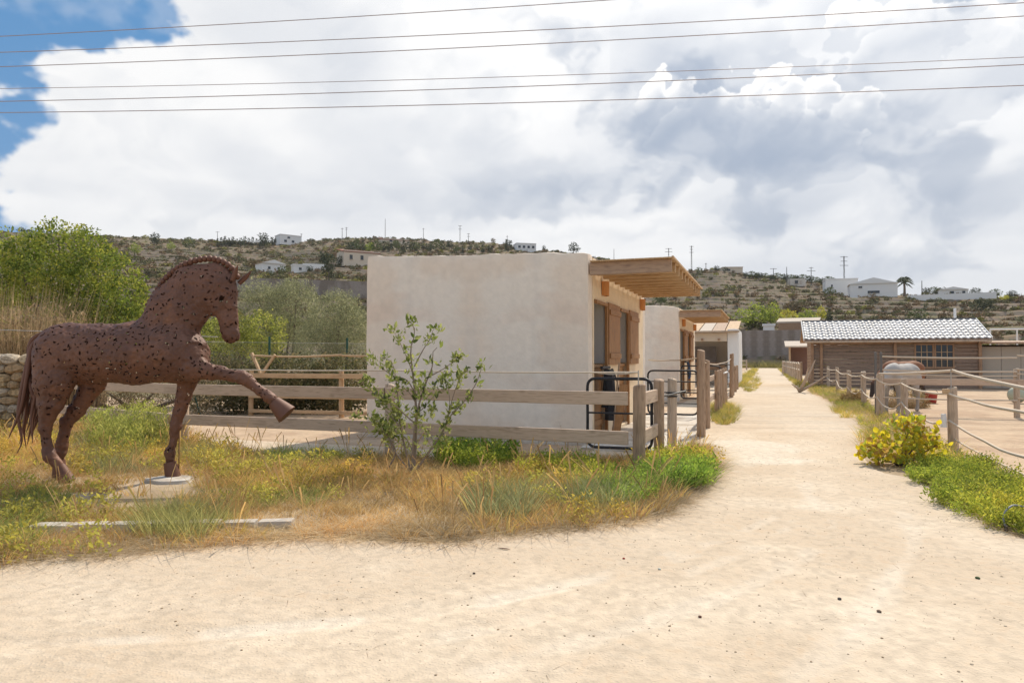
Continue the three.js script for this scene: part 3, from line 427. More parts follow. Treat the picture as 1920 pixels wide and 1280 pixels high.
// ------------------------------------------------------------------ log cabin by the paddock
const tileMat = new THREE.MeshStandardMaterial({ color: new THREE.Color(0.40, 0.40, 0.41), roughness: 0.38, metalness: 0 });
{
  const Z = -36.56, x0 = 2.05, x1 = 9.0, w = x1 - x0, t = thing('log_cabin', 'brown log cabin with shiny grey tiled roof behind the paddock', 'cabin', [x0, 0, Z]), rows = 13, bh = 2.16 / rows;
  for (let i = 0; i < rows; i++) {
    part(t, 'wall_board', board(w - 0.1, bh - 0.012, 0.07, 0.022, i), i === rows - 1 ? M.cabinTrim : M.cabin, [w / 2, bh * (i + 0.5), -0.035]);
    part(t, 'side_board', board(3.9, bh - 0.008, 0.07, 0.014, i + 3), M.cabinTrim, [0.035, bh * (i + 0.5), -2.1], [0, Math.PI / 2, 0]);
    part(t, 'side_board', board(3.9, bh - 0.008, 0.07, 0.014, i + 7), M.cabin, [w - 0.035, bh * (i + 0.5), -2.1], [0, Math.PI / 2, 0]);
  }
  for (const x of [0.02, 0.42, 3.55, w - 0.05]) part(t, 'corner_post', board(2.17, 0.13, 0.13, 0.015, x), M.cabinTrim, [x, 1.085, 0.05], [0, 0, Math.PI / 2]);
  for (const xs of [0.04, w - 0.04]) { const s = new THREE.Shape([new THREE.Vector2(-4.1, 2.16), new THREE.Vector2(0, 2.16), new THREE.Vector2(-2.05, 3.02)]); const gg = new THREE.ExtrudeGeometry(s, { depth: 0.06, bevelEnabled: false }); gg.rotateY(-Math.PI / 2); gg.scale(1, 1, 1); part(t, 'gable', metricUV(gg), M.cabinTrim, [xs + 0.03, 0, 0]); }
  const window_ = (cx, cy, ww, hh) => {
    const o = new THREE.Group(); o.name = 'window'; o.position.set(cx, cy, 0.012); t.add(o); part(o, 'pane', new THREE.BoxGeometry(ww, hh, 0.02), M.glass);
    for (const s of [-1, 1]) { part(o, 'frame', board(hh + 0.14, 0.07, 0.05, 0.006), M.cabinTrim, [s * (ww / 2 + 0.03), 0, 0.02], [0, 0, Math.PI / 2]); part(o, 'frame', board(ww - 0.002, 0.07, 0.05, 0.006), M.cabinTrim, [0, s * (hh / 2 + 0.03), 0.02]); }
    for (const q of [-0.17, 0.17]) part(o, 'glazing_bar', board(hh - 0.01, 0.026, 0.03, 0.004), M.tan, [q * ww * 1.0, 0, 0.022], [0, 0, Math.PI / 2]); for (const q of [-0.16, 0.17]) part(o, 'glazing_bar', board(ww - 0.01, 0.024, 0.024, 0.004), M.tan, [0, q * hh, 0.019]);
  };
  window_(4.72, 1.47, 0.66, 1.0); window_(5.52, 1.47, 0.66, 1.0);
  // roof: deck, barge boards, gutter, pan tiles one by one
  const run = 2.5, rise = 0.95, ang = Math.atan2(rise, run), len = Math.hypot(run, rise), rw = w + 0.62, roof = new THREE.Group(); roof.name = 'roof'; t.add(roof);
  for (const s of [1, -1]) { const d = part(roof, 'roof_deck', new THREE.BoxGeometry(rw - 0.02, 0.05, len), M.cabinTrim, [w / 2 - 0.02, 2.2 + rise / 2, -2.05 + s * run / 2]); d.rotation.x = s * ang; }
  part(roof, 'gutter', board(rw, 0.1, 0.1, 0.03), M.greyPost, [w / 2 - 0.02, 2.13, 0.5]);
  for (const x of [-0.36, w + 0.32]) { const b = part(roof, 'barge_board', board(len + 0.02, 0.16, 0.035, 0.006), M.white, [x, 2.235 + rise / 2, -2.05 + run / 2]); b.rotation.set(ang, Math.PI / 2, 0, 'XYZ'); b.rotation.order = 'YXZ'; b.rotation.set(0, Math.PI / 2, ang); b.rotation.z = -ang; b.rotation.y = -Math.PI / 2; }
  const nx = 28, ny = 7, tw = rw / nx, tl = len / ny, pos = [], idx = [], K = 7; for (let j = 0; j <= 2; j++) for (let i = 0; i <= K; i++) { const a = i / K; pos.push((a - 0.5) * tw * 1.04, 0.03 + 0.024 * Math.sin(a * Math.PI * 2) + (j === 0 ? 0.032 : j === 1 ? 0.026 : 0), (0.5 - [0, 0.2, 1.1][j]) * tl); }
  for (let i = 0; i <= K; i++) { const a = i / K; pos.push((a - 0.5) * tw * 1.04, 0.008 + 0.024 * Math.sin(a * Math.PI * 2), 0.5 * tl); }
  const n = K + 1; for (let j = 0; j < 2; j++) for (let i = 0; i < K; i++) { const a = j * n + i; idx.push(a, a + 1, a + n, a + 1, a + n + 1, a + n); } for (let i = 0; i < K; i++) idx.push(3 * n + i, 3 * n + i + 1, i, 3 * n + i + 1, i + 1, i);
  const tg = new THREE.BufferGeometry(); tg.setAttribute('position', new THREE.Float32BufferAttribute(pos, 3)); tg.setIndex(idx); tg.computeVertexNormals(); const R = rng(8);
  const mats = [0.33, 0.39, 0.45].map((v) => new THREE.MeshStandardMaterial({ color: new THREE.Color(v, v, v * 1.02), roughness: 0.5 + v * 0.1, side: THREE.DoubleSide }));
  for (let j = 0; j < ny; j++) for (let i = 0; i < nx; i++) { const k = (j + 0.5) / ny, m = part(roof, 'tile', tg, mats[Math.floor(R() * 3)], [-0.33 + tw * (i + 0.5), 2.2 + rise * k + 0.028, -2.05 + run * (1 - k)]); m.rotation.x = ang + (R() - 0.5) * 0.012; }
  const back = part(roof, 'back_tiles', new THREE.BoxGeometry(rw, 0.04, len), mats[1], [w / 2 - 0.02, 2.25 + rise / 2, -2.05 - run / 2]); back.rotation.x = -ang;
  part(roof, 'ridge_tile', new THREE.CylinderGeometry(0.09, 0.09, rw, 10, 1, false, 0, Math.PI).rotateZ(Math.PI / 2).rotateX(-Math.PI / 2), mats[2], [w / 2 - 0.02, 2.2 + rise + 0.04, -2.05]);
  part(t, 'flue', new THREE.CylinderGeometry(0.06, 0.06, 1.6, 10), M.white, [w - 0.35, 3.0, -2.9]);
}
{
  const t = thing('lean_to_shed', 'low flat roofed shed with beige panels beside the log cabin', 'shed', [9.06, 0, -36.9]);
  for (let i = 0; i < 4; i++) part(t, 'panel', new THREE.BoxGeometry(0.72, 1.85, 0.05), M.panel, [0.42 + i * 0.735, 0.95, 0]); part(t, 'roof', new THREE.BoxGeometry(6.4, 0.08, 3.2), M.fascia, [3.15, 2.1, -1.1], [0.04, 0, 0]);
  part(t, 'back_wall', new THREE.BoxGeometry(6.2, 2.0, 0.1), M.cabin, [3.15, 1.0, -2.5]); for (const x of [3.1, 4.3, 6.1]) part(t, 'post', board(2.05, 0.1, 0.1, 0.01), M.cabinTrim, [x, 1.02, 0.06], [0, 0, Math.PI / 2]);
  part(t, 'tarpaulin', new THREE.BoxGeometry(1.05, 0.9, 0.05), new THREE.MeshStandardMaterial({ color: new THREE.Color(0.03, 0.05, 0.10), roughness: 0.6 }), [3.7, 1.45, -0.3]); part(t, 'half_door', new THREE.BoxGeometry(1.0, 0.95, 0.05), M.white, [3.7, 0.5, -0.05]);
}
// small shelter and garden wall farther down the lane
{
  const a = PZ(1480, 672, -62), b = PZ(1524, 672, -62), t = thing('field_shelter', 'small field shelter with pale roof beyond the log cabin', 'shelter', [a.x, 0, -62]), w = b.x - a.x;
  part(t, 'roof', new THREE.BoxGeometry(w + 0.6, 0.12, 3), M.roofPale, [w / 2, 2.55, -1.2], [0.16, 0, 0]); part(t, 'back_wall', new THREE.BoxGeometry(w, 2.4, 0.1), new THREE.MeshStandardMaterial({ color: new THREE.Color(0.27, 0.16, 0.12), roughness: 0.9 }), [w / 2, 1.2, -2.4]); part(t, 'side_wall', new THREE.BoxGeometry(0.1, 2.35, 2.3), M.cabin, [0.05, 1.17, -1.2]); for (const x of [0.06, w - 0.06]) part(t, 'post', board(2.3, 0.12, 0.12, 0.01), M.tan, [x, 1.15, 0.06], [0, 0, Math.PI / 2]);
}
{
  const a = PZ(1335, 640, -112), b = PZ(1545, 640, -112), w = b.x - a.x, H = PZ(1440, 619, -112).y, t = thing('block_wall', 'tall grey block wall across the end of the lane', 'wall', [a.x, 0, -112]), R = rng(4), n = 9, rows = 4;
  for (let j = 0; j < rows; j++) for (let i = 0; i < n; i++) part(t, 'wall_panel', geoCache.get('wp') ?? geoCache.set('wp', metricUVnear(new THREE.BoxGeometry(w / n - 0.006, H / rows - 0.006, 0.3))).get('wp'), M.block, [w / n * (i + 0.5), H / rows * (j + 0.5), R() * 0.02]);
}

// ------------------------------------------------------------------ fences, gates, ropes
const V = (x, y, z) => new THREE.Vector3(x, y, z);
function post(parent, x, z, h, r, mat, seed, name = 'post') { const m = part(parent, name, postGeo(r, h + 0.1, seed), mat, [x, -0.1, z]); m.rotation.set((rng(seed)() - 0.5) * 0.03, seed, (rng(seed + 1)() - 0.5) * 0.03); return m; }
function rail(parent, a, b, h, w, mat, seed, name = 'rail') { return between(part(parent, name, board(a.distanceTo(b), h, w, 0.008, seed), mat), a, b); }
function rope(parent, a, b, sag, r, mat, name = 'rope', flat = 1) { const pts = []; for (let i = 0; i <= 8; i++) { const t = i / 8; pts.push(a.clone().lerp(b, t).add(V(0, -sag * 4 * t * (1 - t) + (i && i < 8 ? (n2(a.x * 9 + i, a.z * 7 + b.y * 5) - 0.5) * sag * 0.35 : 0), 0))); } const g = tube(pts, r, 16, 5); if (flat !== 1) { const p = g.attributes.position, c = new THREE.CatmullRomCurve3(pts); for (let i = 0; i <= 16; i++) { const q = c.getPointAt(i / 16); for (let j = 0; j <= 5; j++) { const n = i * 6 + j; p.setY(n, q.y + (p.getY(n) - q.y) * flat); } } g.computeVertexNormals(); } return part(parent, name, g, mat); }
{ // ranch fence between the verge and the stable
  const t = thing('ranch_fence', 'weathered two rail plank fence between grass verge and stable', 'fence'), C = G(1198, 885);
  const far = G(75, 801), mid = G(344, 833), m2 = G(730, 854);
  const pts = [far.clone().add(far.clone().sub(mid).multiplyScalar(0.02)), mid, m2, C];
  pts.forEach((p, i) => post(t, p.x, p.z, i === 3 ? 1.04 : 1.0, i === 3 ? 0.078 : 0.07, i === 3 ? M.post : M.greyPost, 20 + i * 3));
  const off = V(-0.02, 0, 0.09);
  for (let i = 0; i < 3; i++) { const a = pts[i].clone().add(off), b = pts[i + 1].clone().add(off), d = b.clone().sub(a).normalize().multiplyScalar(0.012); a.add(d); b.sub(d); if (i === 2) b.add(V(-0.09, 0, -0.07)); for (const y of [0.87, 0.40]) rail(t, a.clone().setY(y), b.clone().setY(y), 0.16, 0.045, M.rail, i * 5 + Math.round(y * 9)); }
  const p2 = V(-1.37, 0, -9.63); post(t, p2.x, p2.z, 1.07, 0.07, M.post, 41); for (const y of [0.86, 0.40]) rail(t, V(C.x + 0.02, y, C.z - 0.08), V(p2.x - 0.02, y, p2.z + 0.08), 0.16, 0.045, M.rail, 3 + y);
  post(t, -1.31, -10.52, 1.06, 0.066, M.greyPost, 47);
  part(t, 'hinge', tube([V(-1.37, 0.84, -9.7), V(-1.28, 0.84, -10.0), V(-1.22, 0.85, -10.5), V(-1.12, 0.87, -10.62)], 0.014), M.black); for (const y of [0.8, 0.85]) { const r = part(t, 'post_band', new THREE.TorusGeometry(0.074, 0.014, 6, 20), M.black, [-1.31, y, -10.52]); r.rotation.x = Math.PI / 2; }
  for (const p of [pts[1], pts[2], C]) { part(t, 'insulator_rod', new THREE.CylinderGeometry(0.008, 0.008, 0.22, 6), M.wire, [p.x, 1.1, p.z]); }
  const top = pts.map((p) => p.clone().setY(1.185)); for (let i = 0; i < 3; i++) rope(t, top[i], top[i + 1], 0.012, 0.011, M.tape, 'electric_tape'); rope(t, C.clone().setY(1.185), V(-2.55, 1.12, -11.0), 0.02, 0.008, M.tape, 'electric_tape');
}
function tubeGate(a, b, h, label, bars = 3) {       // black tube gate with rounded corners, in the plane of a and b
  const d = b.clone().sub(a), w = d.length(), t = thing('tube_gate', label, 'gate', [a.x, 0, a.z], Math.atan2(-d.z, d.x), 'black tube gates by the stables'), r = 0.021, c = 0.1;
  const arc = (cx, cy, a0) => [0, 1, 2, 3, 4].map((i) => V(cx + c * Math.cos(a0 + i * Math.PI / 8), cy + c * Math.sin(a0 + i * Math.PI / 8), 0));
  const loop = [...arc(c, h - c, Math.PI / 2).reverse().reverse(), V(0, h * 0.5, 0), ...arc(c, 0.12 + c, Math.PI), V(w / 2, 0.12, 0), ...arc(w - c, 0.12 + c, Math.PI * 1.5), V(w, h * 0.5, 0), ...arc(w - c, h - c, 0), V(w / 2, h, 0)];
  part(t, 'frame', new THREE.TubeGeometry(new THREE.CatmullRomCurve3(loop, true, 'centripetal'), 90, r, 8, true), M.black);
  for (let i = 1; i <= bars; i++) part(t, 'bar', new THREE.CylinderGeometry(0.013, 0.013, w, 8).rotateZ(Math.PI / 2), M.black, [w / 2, 0.12 + (h - 0.12) * i / (bars + 1), 0]);
  return t;
}
tubeGate(V(-2.36, 0, -9.65), V(-1.47, 0, -9.65), 1.07, 'black tube gate between the ranch fence and the stable corner', 1);
tubeGate(V(-2.5, 0, -15.9), V(-1.42, 0, -15.9), 1.08, 'black tube gate at the far end of the nearest stable', 3);
tubeGate(V(-2.5, 0, -22.4), V(-1.32, 0, -22.4), 1.12, 'black tube gate before the second stable', 3);
tubeGate(V(-2.4, 0, -28.4), V(-1.25, 0, -28.4), 1.12, 'black tube gate at the far end of the second stable', 3);
{ // posts on the lane's stable side
  const t = thing('lane_fence', 'round timber posts with rails between lane and second stable', 'fence'), zs = [[-12.63, 1.5, -1.07], [-14.2, 1.32, -1.1], [-17.6, 1.06, -1.12], [-18.9, 1.06, -1.13], [-20.2, 1.06, -1.14], [-21.5, 1.08, -1.14], [-25.6, 1.52, -1.15], [-27, 1.2, -1.17], [-30, 1.05, -1.2], [-32.5, 1.05, -1.22]];
  zs.forEach(([z, h, x], i) => post(t, x, z, h, i === 0 || i === 6 ? 0.07 : 0.066, M.post, 60 + i));
  for (let i = 1; i < zs.length - 1; i++) if (i !== 5) for (const y of [0.9, 0.45]) rail(t, V(zs[i][2] - 0.07, y, zs[i][0]), V(zs[i + 1][2] - 0.07, y, zs[i + 1][0]), 0.12, 0.04, M.rail, i);
  rope(t, V(-1.1, 1.36, -12.63), V(-2.5, 1.32, -16.0), 0.03, 0.012, M.tape, 'electric_tape'); rope(t, V(-1.09, 1.3, -12.63), V(-1.15, 1.34, -25.6), 0.1, 0.01, M.tape, 'electric_tape');
  part(t, 'cross_tube', new THREE.CylinderGeometry(0.02, 0.02, 1.6, 8).rotateX(Math.PI / 2), M.white, [-1.02, 0.98, -19.6]);
}
{ // new timber paddock fence behind the statue
  const t = thing('paddock_fence', 'fresh tan three rail timber fence behind the ranch fence', 'fence'), a = G(470, 779), b = G(640, 783), e = V(-5.0, 0, -13.7);
  const pts = [a, b, e]; pts.forEach((p, i) => post(t, p.x, p.z, 1.07, 0.062, M.tan, 80 + i)); for (let i = 0; i < 2; i++) for (const y of [0.95, 0.48, 0.12]) rail(t, pts[i].clone().add(V(0, y, 0.08)), pts[i + 1].clone().add(V(0, y, 0.08)), y < 0.2 ? 0.08 : 0.11, 0.04, M.tan, i + 2);
  for (let i = 0; i < 2; i++) rope(t, pts[i].clone().setY(1.42), pts[i + 1].clone().setY(1.43), 0.03, 0.024, M.tan, 'electric_tape');
  between(part(t, 'prop', board(0.62, 0.06, 0.06, 0.01), M.tan), V(a.x + 0.32, 0.98, a.z + 0.05), V(a.x + 0.02, 1.46, a.z)); between(part(t, 'prop', board(0.6, 0.06, 0.06, 0.01), M.tan), V(a.x + 0.34, 0.98, a.z + 0.05), V(a.x + 0.66, 1.42, a.z));
}
{ // chain-link fence under the bushes
  const t = thing('chain_link_fence', 'chain link fence on green posts below the olive trees', 'fence'), a = V(-14.2, 0, -11.4), b = V(-9.2, 0, -17.6), d = b.clone().sub(a), len = d.length(), dir = d.clone().normalize(), H = 1.75, list = [], q = (s, y) => a.clone().addScaledVector(dir, s).setY(y);
  for (let s = 0; s <= len + 0.01; s += len / 4) part(t, 'post', new THREE.CylinderGeometry(0.028, 0.028, 1.9, 8), M.green, q(s, 0.95)); const st = part(t, 'strut', new THREE.CylinderGeometry(0.02, 0.02, 1.7, 8), M.green); st.position.copy(q(2.2, 0.75)); st.rotation.z = 0.35;
  for (let s = -H; s < len; s += 0.075) for (const k of [1, -1]) { let s0 = s, s1 = s + H, y0 = 0, y1 = H; if (s0 < 0) { y0 = -s0; s0 = 0; } if (s1 > len) { y1 = H - (s1 - len); s1 = len; } if (y1 - y0 < 0.05) continue; const A = q(s0, k > 0 ? y0 : H - y0), B = q(s1, k > 0 ? y1 : H - y1), g = new THREE.CylinderGeometry(0.0017, 0.0017, A.distanceTo(B), 3, 1, true); g.rotateZ(-Math.PI / 2); const m = new THREE.Mesh(g); between(m, A, B); m.updateMatrix(); g.applyMatrix4(m.matrix); list.push(g); }
  part(t, 'wire_mesh', merged(list), M.mesh).userData.kind = 'stuff'; for (const y of [0.05, 0.9, H]) between(part(t, 'line_wire', new THREE.CylinderGeometry(0.004, 0.004, len, 5).rotateZ(Math.PI / 2), M.wire), q(0, y), q(len, y));
  between(part(t, 'line_wire', new THREE.CylinderGeometry(0.007, 0.007, 6, 5).rotateZ(Math.PI / 2), M.wire), V(-14.2, 1.9, -7.0), V(-11.2, 1.82, -12.2));
}
const R4 = [[2.62, -7.2, 0.92], [2.63, -12.2, 0.92], [2.78, -17.1, 0.92], [2.46, -18.3, 0.98], [2.62, -22.4, 0.98], [2.42, -24.2, 0.98], [2.72, -31.4, 1.0], [2.66, -35.2, 1.0]];
{ // rope fence on the lane's paddock side
  const t = thing('rope_fence', 'timber posts strung with slack white rope along the paddock', 'fence'); R4.forEach(([x, z, h], i) => post(t, x, z, h, 0.07, M.greyPost, 100 + i));
  for (let i = 0; i < R4.length - 1; i++) { const [x, z, h] = R4[i], [X, Z, H] = R4[i + 1], s = 0.06 + 0.02 * (i % 3); rope(t, V(x - 0.06, h - 0.1, z), V(X - 0.06, H - 0.1, Z), s * 0.8, 0.015, M.tape, 'rope', 1.3); rope(t, V(x - 0.06, h - 0.52, z), V(X - 0.06, H - 0.5, Z), s * 2, 0.014, M.tape, 'rope', 1.3); }
  const [x, z] = R4[1]; part(t, 'insulator', new THREE.CylinderGeometry(0.035, 0.045, 0.2, 10), M.white, [x - 0.13, 0.42, z + 0.03]); part(t, 'bracket', board(0.12, 0.07, 0.05, 0.01), M.tan, [x - 0.08, 0.86, z + 0.02]); part(t, 'insulator_rod', new THREE.CylinderGeometry(0.007, 0.007, 0.3, 6), M.wire, [x - 0.02, 1.04, z]);
  rope(t, V(x, 1.17, z), V(2.46, 1.0, -18.3), 0.02, 0.015, M.tape, 'rope', 1.4); rope(t, V(x, 1.17, z), V(2.62, 1.02, -7.2), 0.05, 0.015, M.tape, 'rope', 1.6); rope(t, V(2.62, 0.12, -7.2), V(x, 0.15, z), 0.05, 0.012, M.tape);
}
{ // cross fence of the paddock
  const t = thing('cross_fence', 'paddock cross fence of board and tapes running to the shed', 'fence'), z = -19.0, xs = [2.62, 5.4, 8.6, 11.8]; xs.forEach((x, i) => post(t, x, z - i * 0.15, i ? 1.12 : 1.0, 0.06, M.greyPost, 130 + i));
  for (let i = 0; i < 3; i++) { rail(t, V(xs[i], 0.8, z + 0.08 - i * 0.15), V(xs[i + 1], 0.8, z - 0.07 - i * 0.15), 0.15, 0.04, M.rail, i); for (const [y, r] of [[1.4, 0.014], [1.08, 0.014], [0.98, 0.01], [0.42, 0.012]]) rope(t, V(xs[i], y + 0.02 * i, z + 0.06 - i * 0.15), V(xs[i + 1], y - 0.03, z - 0.09 - i * 0.15), 0.02, r, M.tape, 'electric_tape', 1.5); }
  for (const x of [2.44, 2.6]) part(t, 'iron_stake', board(1.5, 0.05, 0.05, 0.008), M.iron, [x, 0.75, z + 0.35 - (x - 2.44) * 2], [0, 0.2, Math.PI / 2]);
}
{ // fences farther on
  const t = thing('far_lane_fence', 'row of timber posts with white rope beside the cabin gable', 'fence'); let prev; for (let i = 0; i < 12; i++) { const x = 1.75 - i * 0.03, z = -41 - i * 2.6; post(t, x, z, 1.15, 0.07, M.greyPost, 150 + i); if (prev) for (const y of [1.1, 0.75]) rope(t, V(prev[0], y, prev[1]), V(x, y, z), 0.05, 0.03, M.tape); prev = [x, z]; }
  const u = thing('end_fence', 'white rope fence across the far end of the lane', 'fence'); let q; for (let i = 0; i < 9; i++) { const x = -7 + i * 2.4; if (x > -1.2 && x < 1.5) { q = null; continue; } post(u, x, -88, 1.2, 0.08, M.greyPost, 170 + i); if (q !== undefined && q !== null) for (const y of [1.1, 0.6]) rope(u, V(q, y, -88), V(x, y, -88), 0.03, 0.05, M.tape); q = x; }
}
{ // electric tape in the far left corner, and the power lines overhead
  const lines = [[68, -58], [98, 5], [125, 30], [166, 107], [190, 121], [211, 160]];
  lines.forEach(([v0, v1], i) => { const a = PD(0, v0, 30), b = PD(1920, v1, 26.2), d = b.clone().sub(a), p0 = a.clone().addScaledVector(d, -0.75), p1 = b.clone().addScaledVector(d, 0.75), pts = []; for (let k = 0; k <= 14; k++) { const s = -0.75 + 2.5 * k / 14; pts.push(a.clone().addScaledVector(d, s).add(V(0, -0.62 * s * (1 - s), 0))); }
    tag(part(scene, numbered('power_line'), tube(pts, i === 3 ? 0.013 : 0.017, 60, 6), M.cable), ['topmost power line crossing the blue corner of the sky', 'second power line from the top across the clouds', 'third power line from the top across the clouds', 'thin upper cable of the lower power line trio', 'middle cable of the lower power line trio', 'lowest power line crossing the sky'][i], 'cable', 'overhead power lines'); });
}

// ------------------------------------------------------------------ rusty horse sculpture
{
  const S = 0.00592, mid = G(250, 901), t = thing('horse_sculpture', 'rusty pierced sheet steel horse sculpture raising a foreleg on the verge', 'sculpture', [mid.x, 0, mid.z], YAW);
  const X = (u) => (u - 250) * S, Y = (v) => (902 - v) * S, B = (u0, v0, r0, z0, u1, v1, r1, z1, zs = 1) => [X(u0), Y(v0), z0, r0 * S, X(u1), Y(v1), z1, r1 * S, zs];
  const n = 0.12, f = -0.12;
  const bones = [
    B(128, 656, 49, 0, 180, 664, 52, 0, 0.95), B(180, 664, 52, 0, 250, 664, 56, 0, 0.95), B(250, 664, 56, 0, 325, 664, 55, 0, 0.85), B(112, 655, 38, 0.04, 112, 690, 34, 0.08, 0.9),
    B(320, 660, 55, 0, 345, 672, 42, 0, 0.8),
    B(296, 634, 47, 0, 326, 588, 52, 0, 0.5), B(326, 588, 52, 0, 361, 547, 48, 0, 0.42), B(361, 547, 48, 0, 393, 530, 37, 0, 0.42),
    B(404, 538, 33, 0, 415, 562, 25, 0, 0.62), B(417, 548, 22, 0, 424, 602, 17, 0, 0.65), B(424, 602, 17, 0, 428, 629, 17, 0, 0.62), B(400, 566, 22, 0, 405, 580, 18, 0, 0.75),
    // raised foreleg (near side)
    B(352, 672, 42, n * 0.7, 368, 690, 26, n, 0.8), B(368, 692, 20, n, 420, 701, 12.5, n), B(420, 701, 12.5, n, 458, 709, 11.5, n), B(458, 709, 12, n, 466, 713, 11.5, n), B(466, 713, 10.5, n, 492, 733, 8, n), B(492, 733, 8, n, 506, 743, 8.5, n), B(507, 744, 11, n, 513, 748, 10.5, n), B(514, 750, 7.5, n, 526, 763, 8, n),
    // standing foreleg (far side)
    B(345, 690, 30, f * 0.7, 338, 725, 16, f, 0.9), B(338, 725, 15, f, 325, 775, 11, f), B(324, 775, 11, f, 318, 802, 10, f), B(318, 802, 9.5, f, 312, 838, 7, f), B(312, 838, 7, f, 307, 852, 10, f), B(307, 852, 9, f, 308, 872, 6.5, f),
    // hind leg, near side
    B(115, 670, 44, n * 0.6, 112, 715, 36, n, 0.75), B(112, 715, 33, n, 106, 755, 23, n, 0.8), B(106, 755, 21, n, 98, 788, 13, n), B(98, 788, 11, n, 96, 802, 11.5, n), B(96, 802, 10.5, n, 100, 830, 8, n), B(100, 830, 8.5, n, 106, 854, 12, n), B(106, 854, 10.5, n, 127, 876, 8, n), 
    // hind leg, far side
    B(150, 690, 36, f * 0.6, 160, 720, 22, f, 0.9), B(160, 720, 22, f, 130, 772, 14, f), B(130, 772, 14, f, 110, 795, 12, f), B(110, 795, 11.5, f, 102, 840, 9, f), B(102, 840, 10, f, 98, 852, 11, f), B(98, 852, 10, f, 97, 872, 8, f),
  ];
  const g = meshBones(bones, 0.0088, 0.085);
  // uneven hammered plates, then holes cut through the sheet
  const p = g.attributes.position, nn = g.attributes.normal, col = new Float32Array(p.count * 3);
  for (let i = 0; i < p.count; i++) {
    const x = p.getX(i), y = p.getY(i), z = p.getZ(i), k = (fbm3(x * 9, y * 9, z * 9, 3) - 0.5) * 0.03 + (n3(x * 26, y * 26, z * 26) - 0.5) * 0.012 + (n3(x * 60, y * 60, z * 60) - 0.5) * 0.005; p.setXYZ(i, x + nn.getX(i) * k, y + nn.getY(i) * k, z + nn.getZ(i) * k);
    const w = fbm3(x * 5 + 3, y * 5, z * 5, 4), q = n3(x * 40, y * 40, z * 40); let c = mix3([0.158, 0.071, 0.043], [0.12, 0.053, 0.033], sstep(0.38, 0.62, w)); c = mix3(c, [0.30, 0.125, 0.05], 0.25 * sstep(0.62, 0.8, fbm3(x * 7 + 20, y * 7, z * 7, 3))); c = c.map((v) => v * (0.85 + 0.3 * q)); col.set(c, i * 3);
  }
  g.setAttribute('color', new THREE.BufferAttribute(col, 3));
  const R = rng(33), holes = []; for (let k = 0; k < 1500; k++) { const i = Math.floor(R() * p.count), y = p.getY(i); if (y < 0.75) { if (R() > 0.25) continue; } const a = R() * 6.28, big = R() > 0.78; holes.push([p.getX(i), y, p.getZ(i), Math.cos(a), Math.sin(a), big ? 0.024 : 0.015, big ? 0.0085 : 0.0062]); }
  for (const z of [0.1, -0.1]) holes.push([X(417), Y(563), z, 0.3, 1, 0.04, 0.026]);
  const cell = 0.1, hash = new Map(); holes.forEach((h, i) => { for (let a = -1; a <= 1; a++) for (let b = -1; b <= 1; b++) { const k = `${Math.floor(h[0] / cell) + a},${Math.floor(h[1] / cell) + b}`; (hash.get(k) ?? hash.set(k, []).get(k)).push(i); } });
  const ix = g.index.array, keep = []; for (let i = 0; i < ix.length; i += 3) {
    const [a, b, c] = [ix[i], ix[i + 1], ix[i + 2]], x = (p.getX(a) + p.getX(b) + p.getX(c)) / 3, y = (p.getY(a) + p.getY(b) + p.getY(c)) / 3, z = (p.getZ(a) + p.getZ(b) + p.getZ(c)) / 3; let cut = false;
    for (const h of hash.get(`${Math.floor(x / cell)},${Math.floor(y / cell)}`) ?? []) { const H = holes[h], dx = x - H[0], dy = y - H[1], dz = z - H[2]; if (Math.abs(dz) > 0.05) continue; const u = dx * H[3] + dy * H[4], v = -dx * H[4] + dy * H[3]; if ((u / H[5]) ** 2 + (v * v + dz * dz * 0.4) / (H[6] * H[6]) < 1) { cut = true; break; } }
    if (!cut) keep.push(a, b, c);
  }
  g.setIndex(keep); g.computeVertexNormals();
  const rust = new THREE.MeshStandardMaterial({ vertexColors: true, roughness: 0.62, metalness: 0.15, side: THREE.DoubleSide }), plain = new THREE.MeshStandardMaterial({ color: new THREE.Color(0.14, 0.06, 0.036), roughness: 0.6, metalness: 0.15 });
  part(t, 'body', g, rust);
  // plaited mane, ears, tail, hooves
  const crest = new THREE.CatmullRomCurve3([[272, 575], [286, 554], [302, 531], [321, 513], [345, 499], [370, 491], [393, 490], [413, 496], [428, 507], [437, 522]].map(([u, v]) => V(X(u), Y(v), 0))), knob = new THREE.SphereGeometry(1, 12, 9);
  for (let i = 0; i < 25; i++) { const q = crest.getPointAt(i / 24), m = part(t, 'mane_plait', knob, plain, [q.x, q.y + 0.005, 0.005 * Math.sin(i * 7)]); const r = (0.018 + 0.017 * sstep(0, 9, i)), tg = crest.getTangentAt(i / 24); m.position.add(V(-tg.y, tg.x, 0).multiplyScalar(0.016)); m.scale.set(r * 0.95, r * 1.1, r * 1.15); }
  const ear = (u0, v0, u1, v1, z) => { const a = V(X(u0), Y(v0), z), b = V(X(u1), Y(v1), z * 1.3), m = a.clone().lerp(b, 0.45).add(V(0.006, 0, 0)); part(t, 'ear', taperTube([a, m, b], [0.026, 0.03, 0.003], 10, 8), plain); }; ear(434, 528, 446, 500, 0.06); ear(440, 532, 463, 507, -0.05);
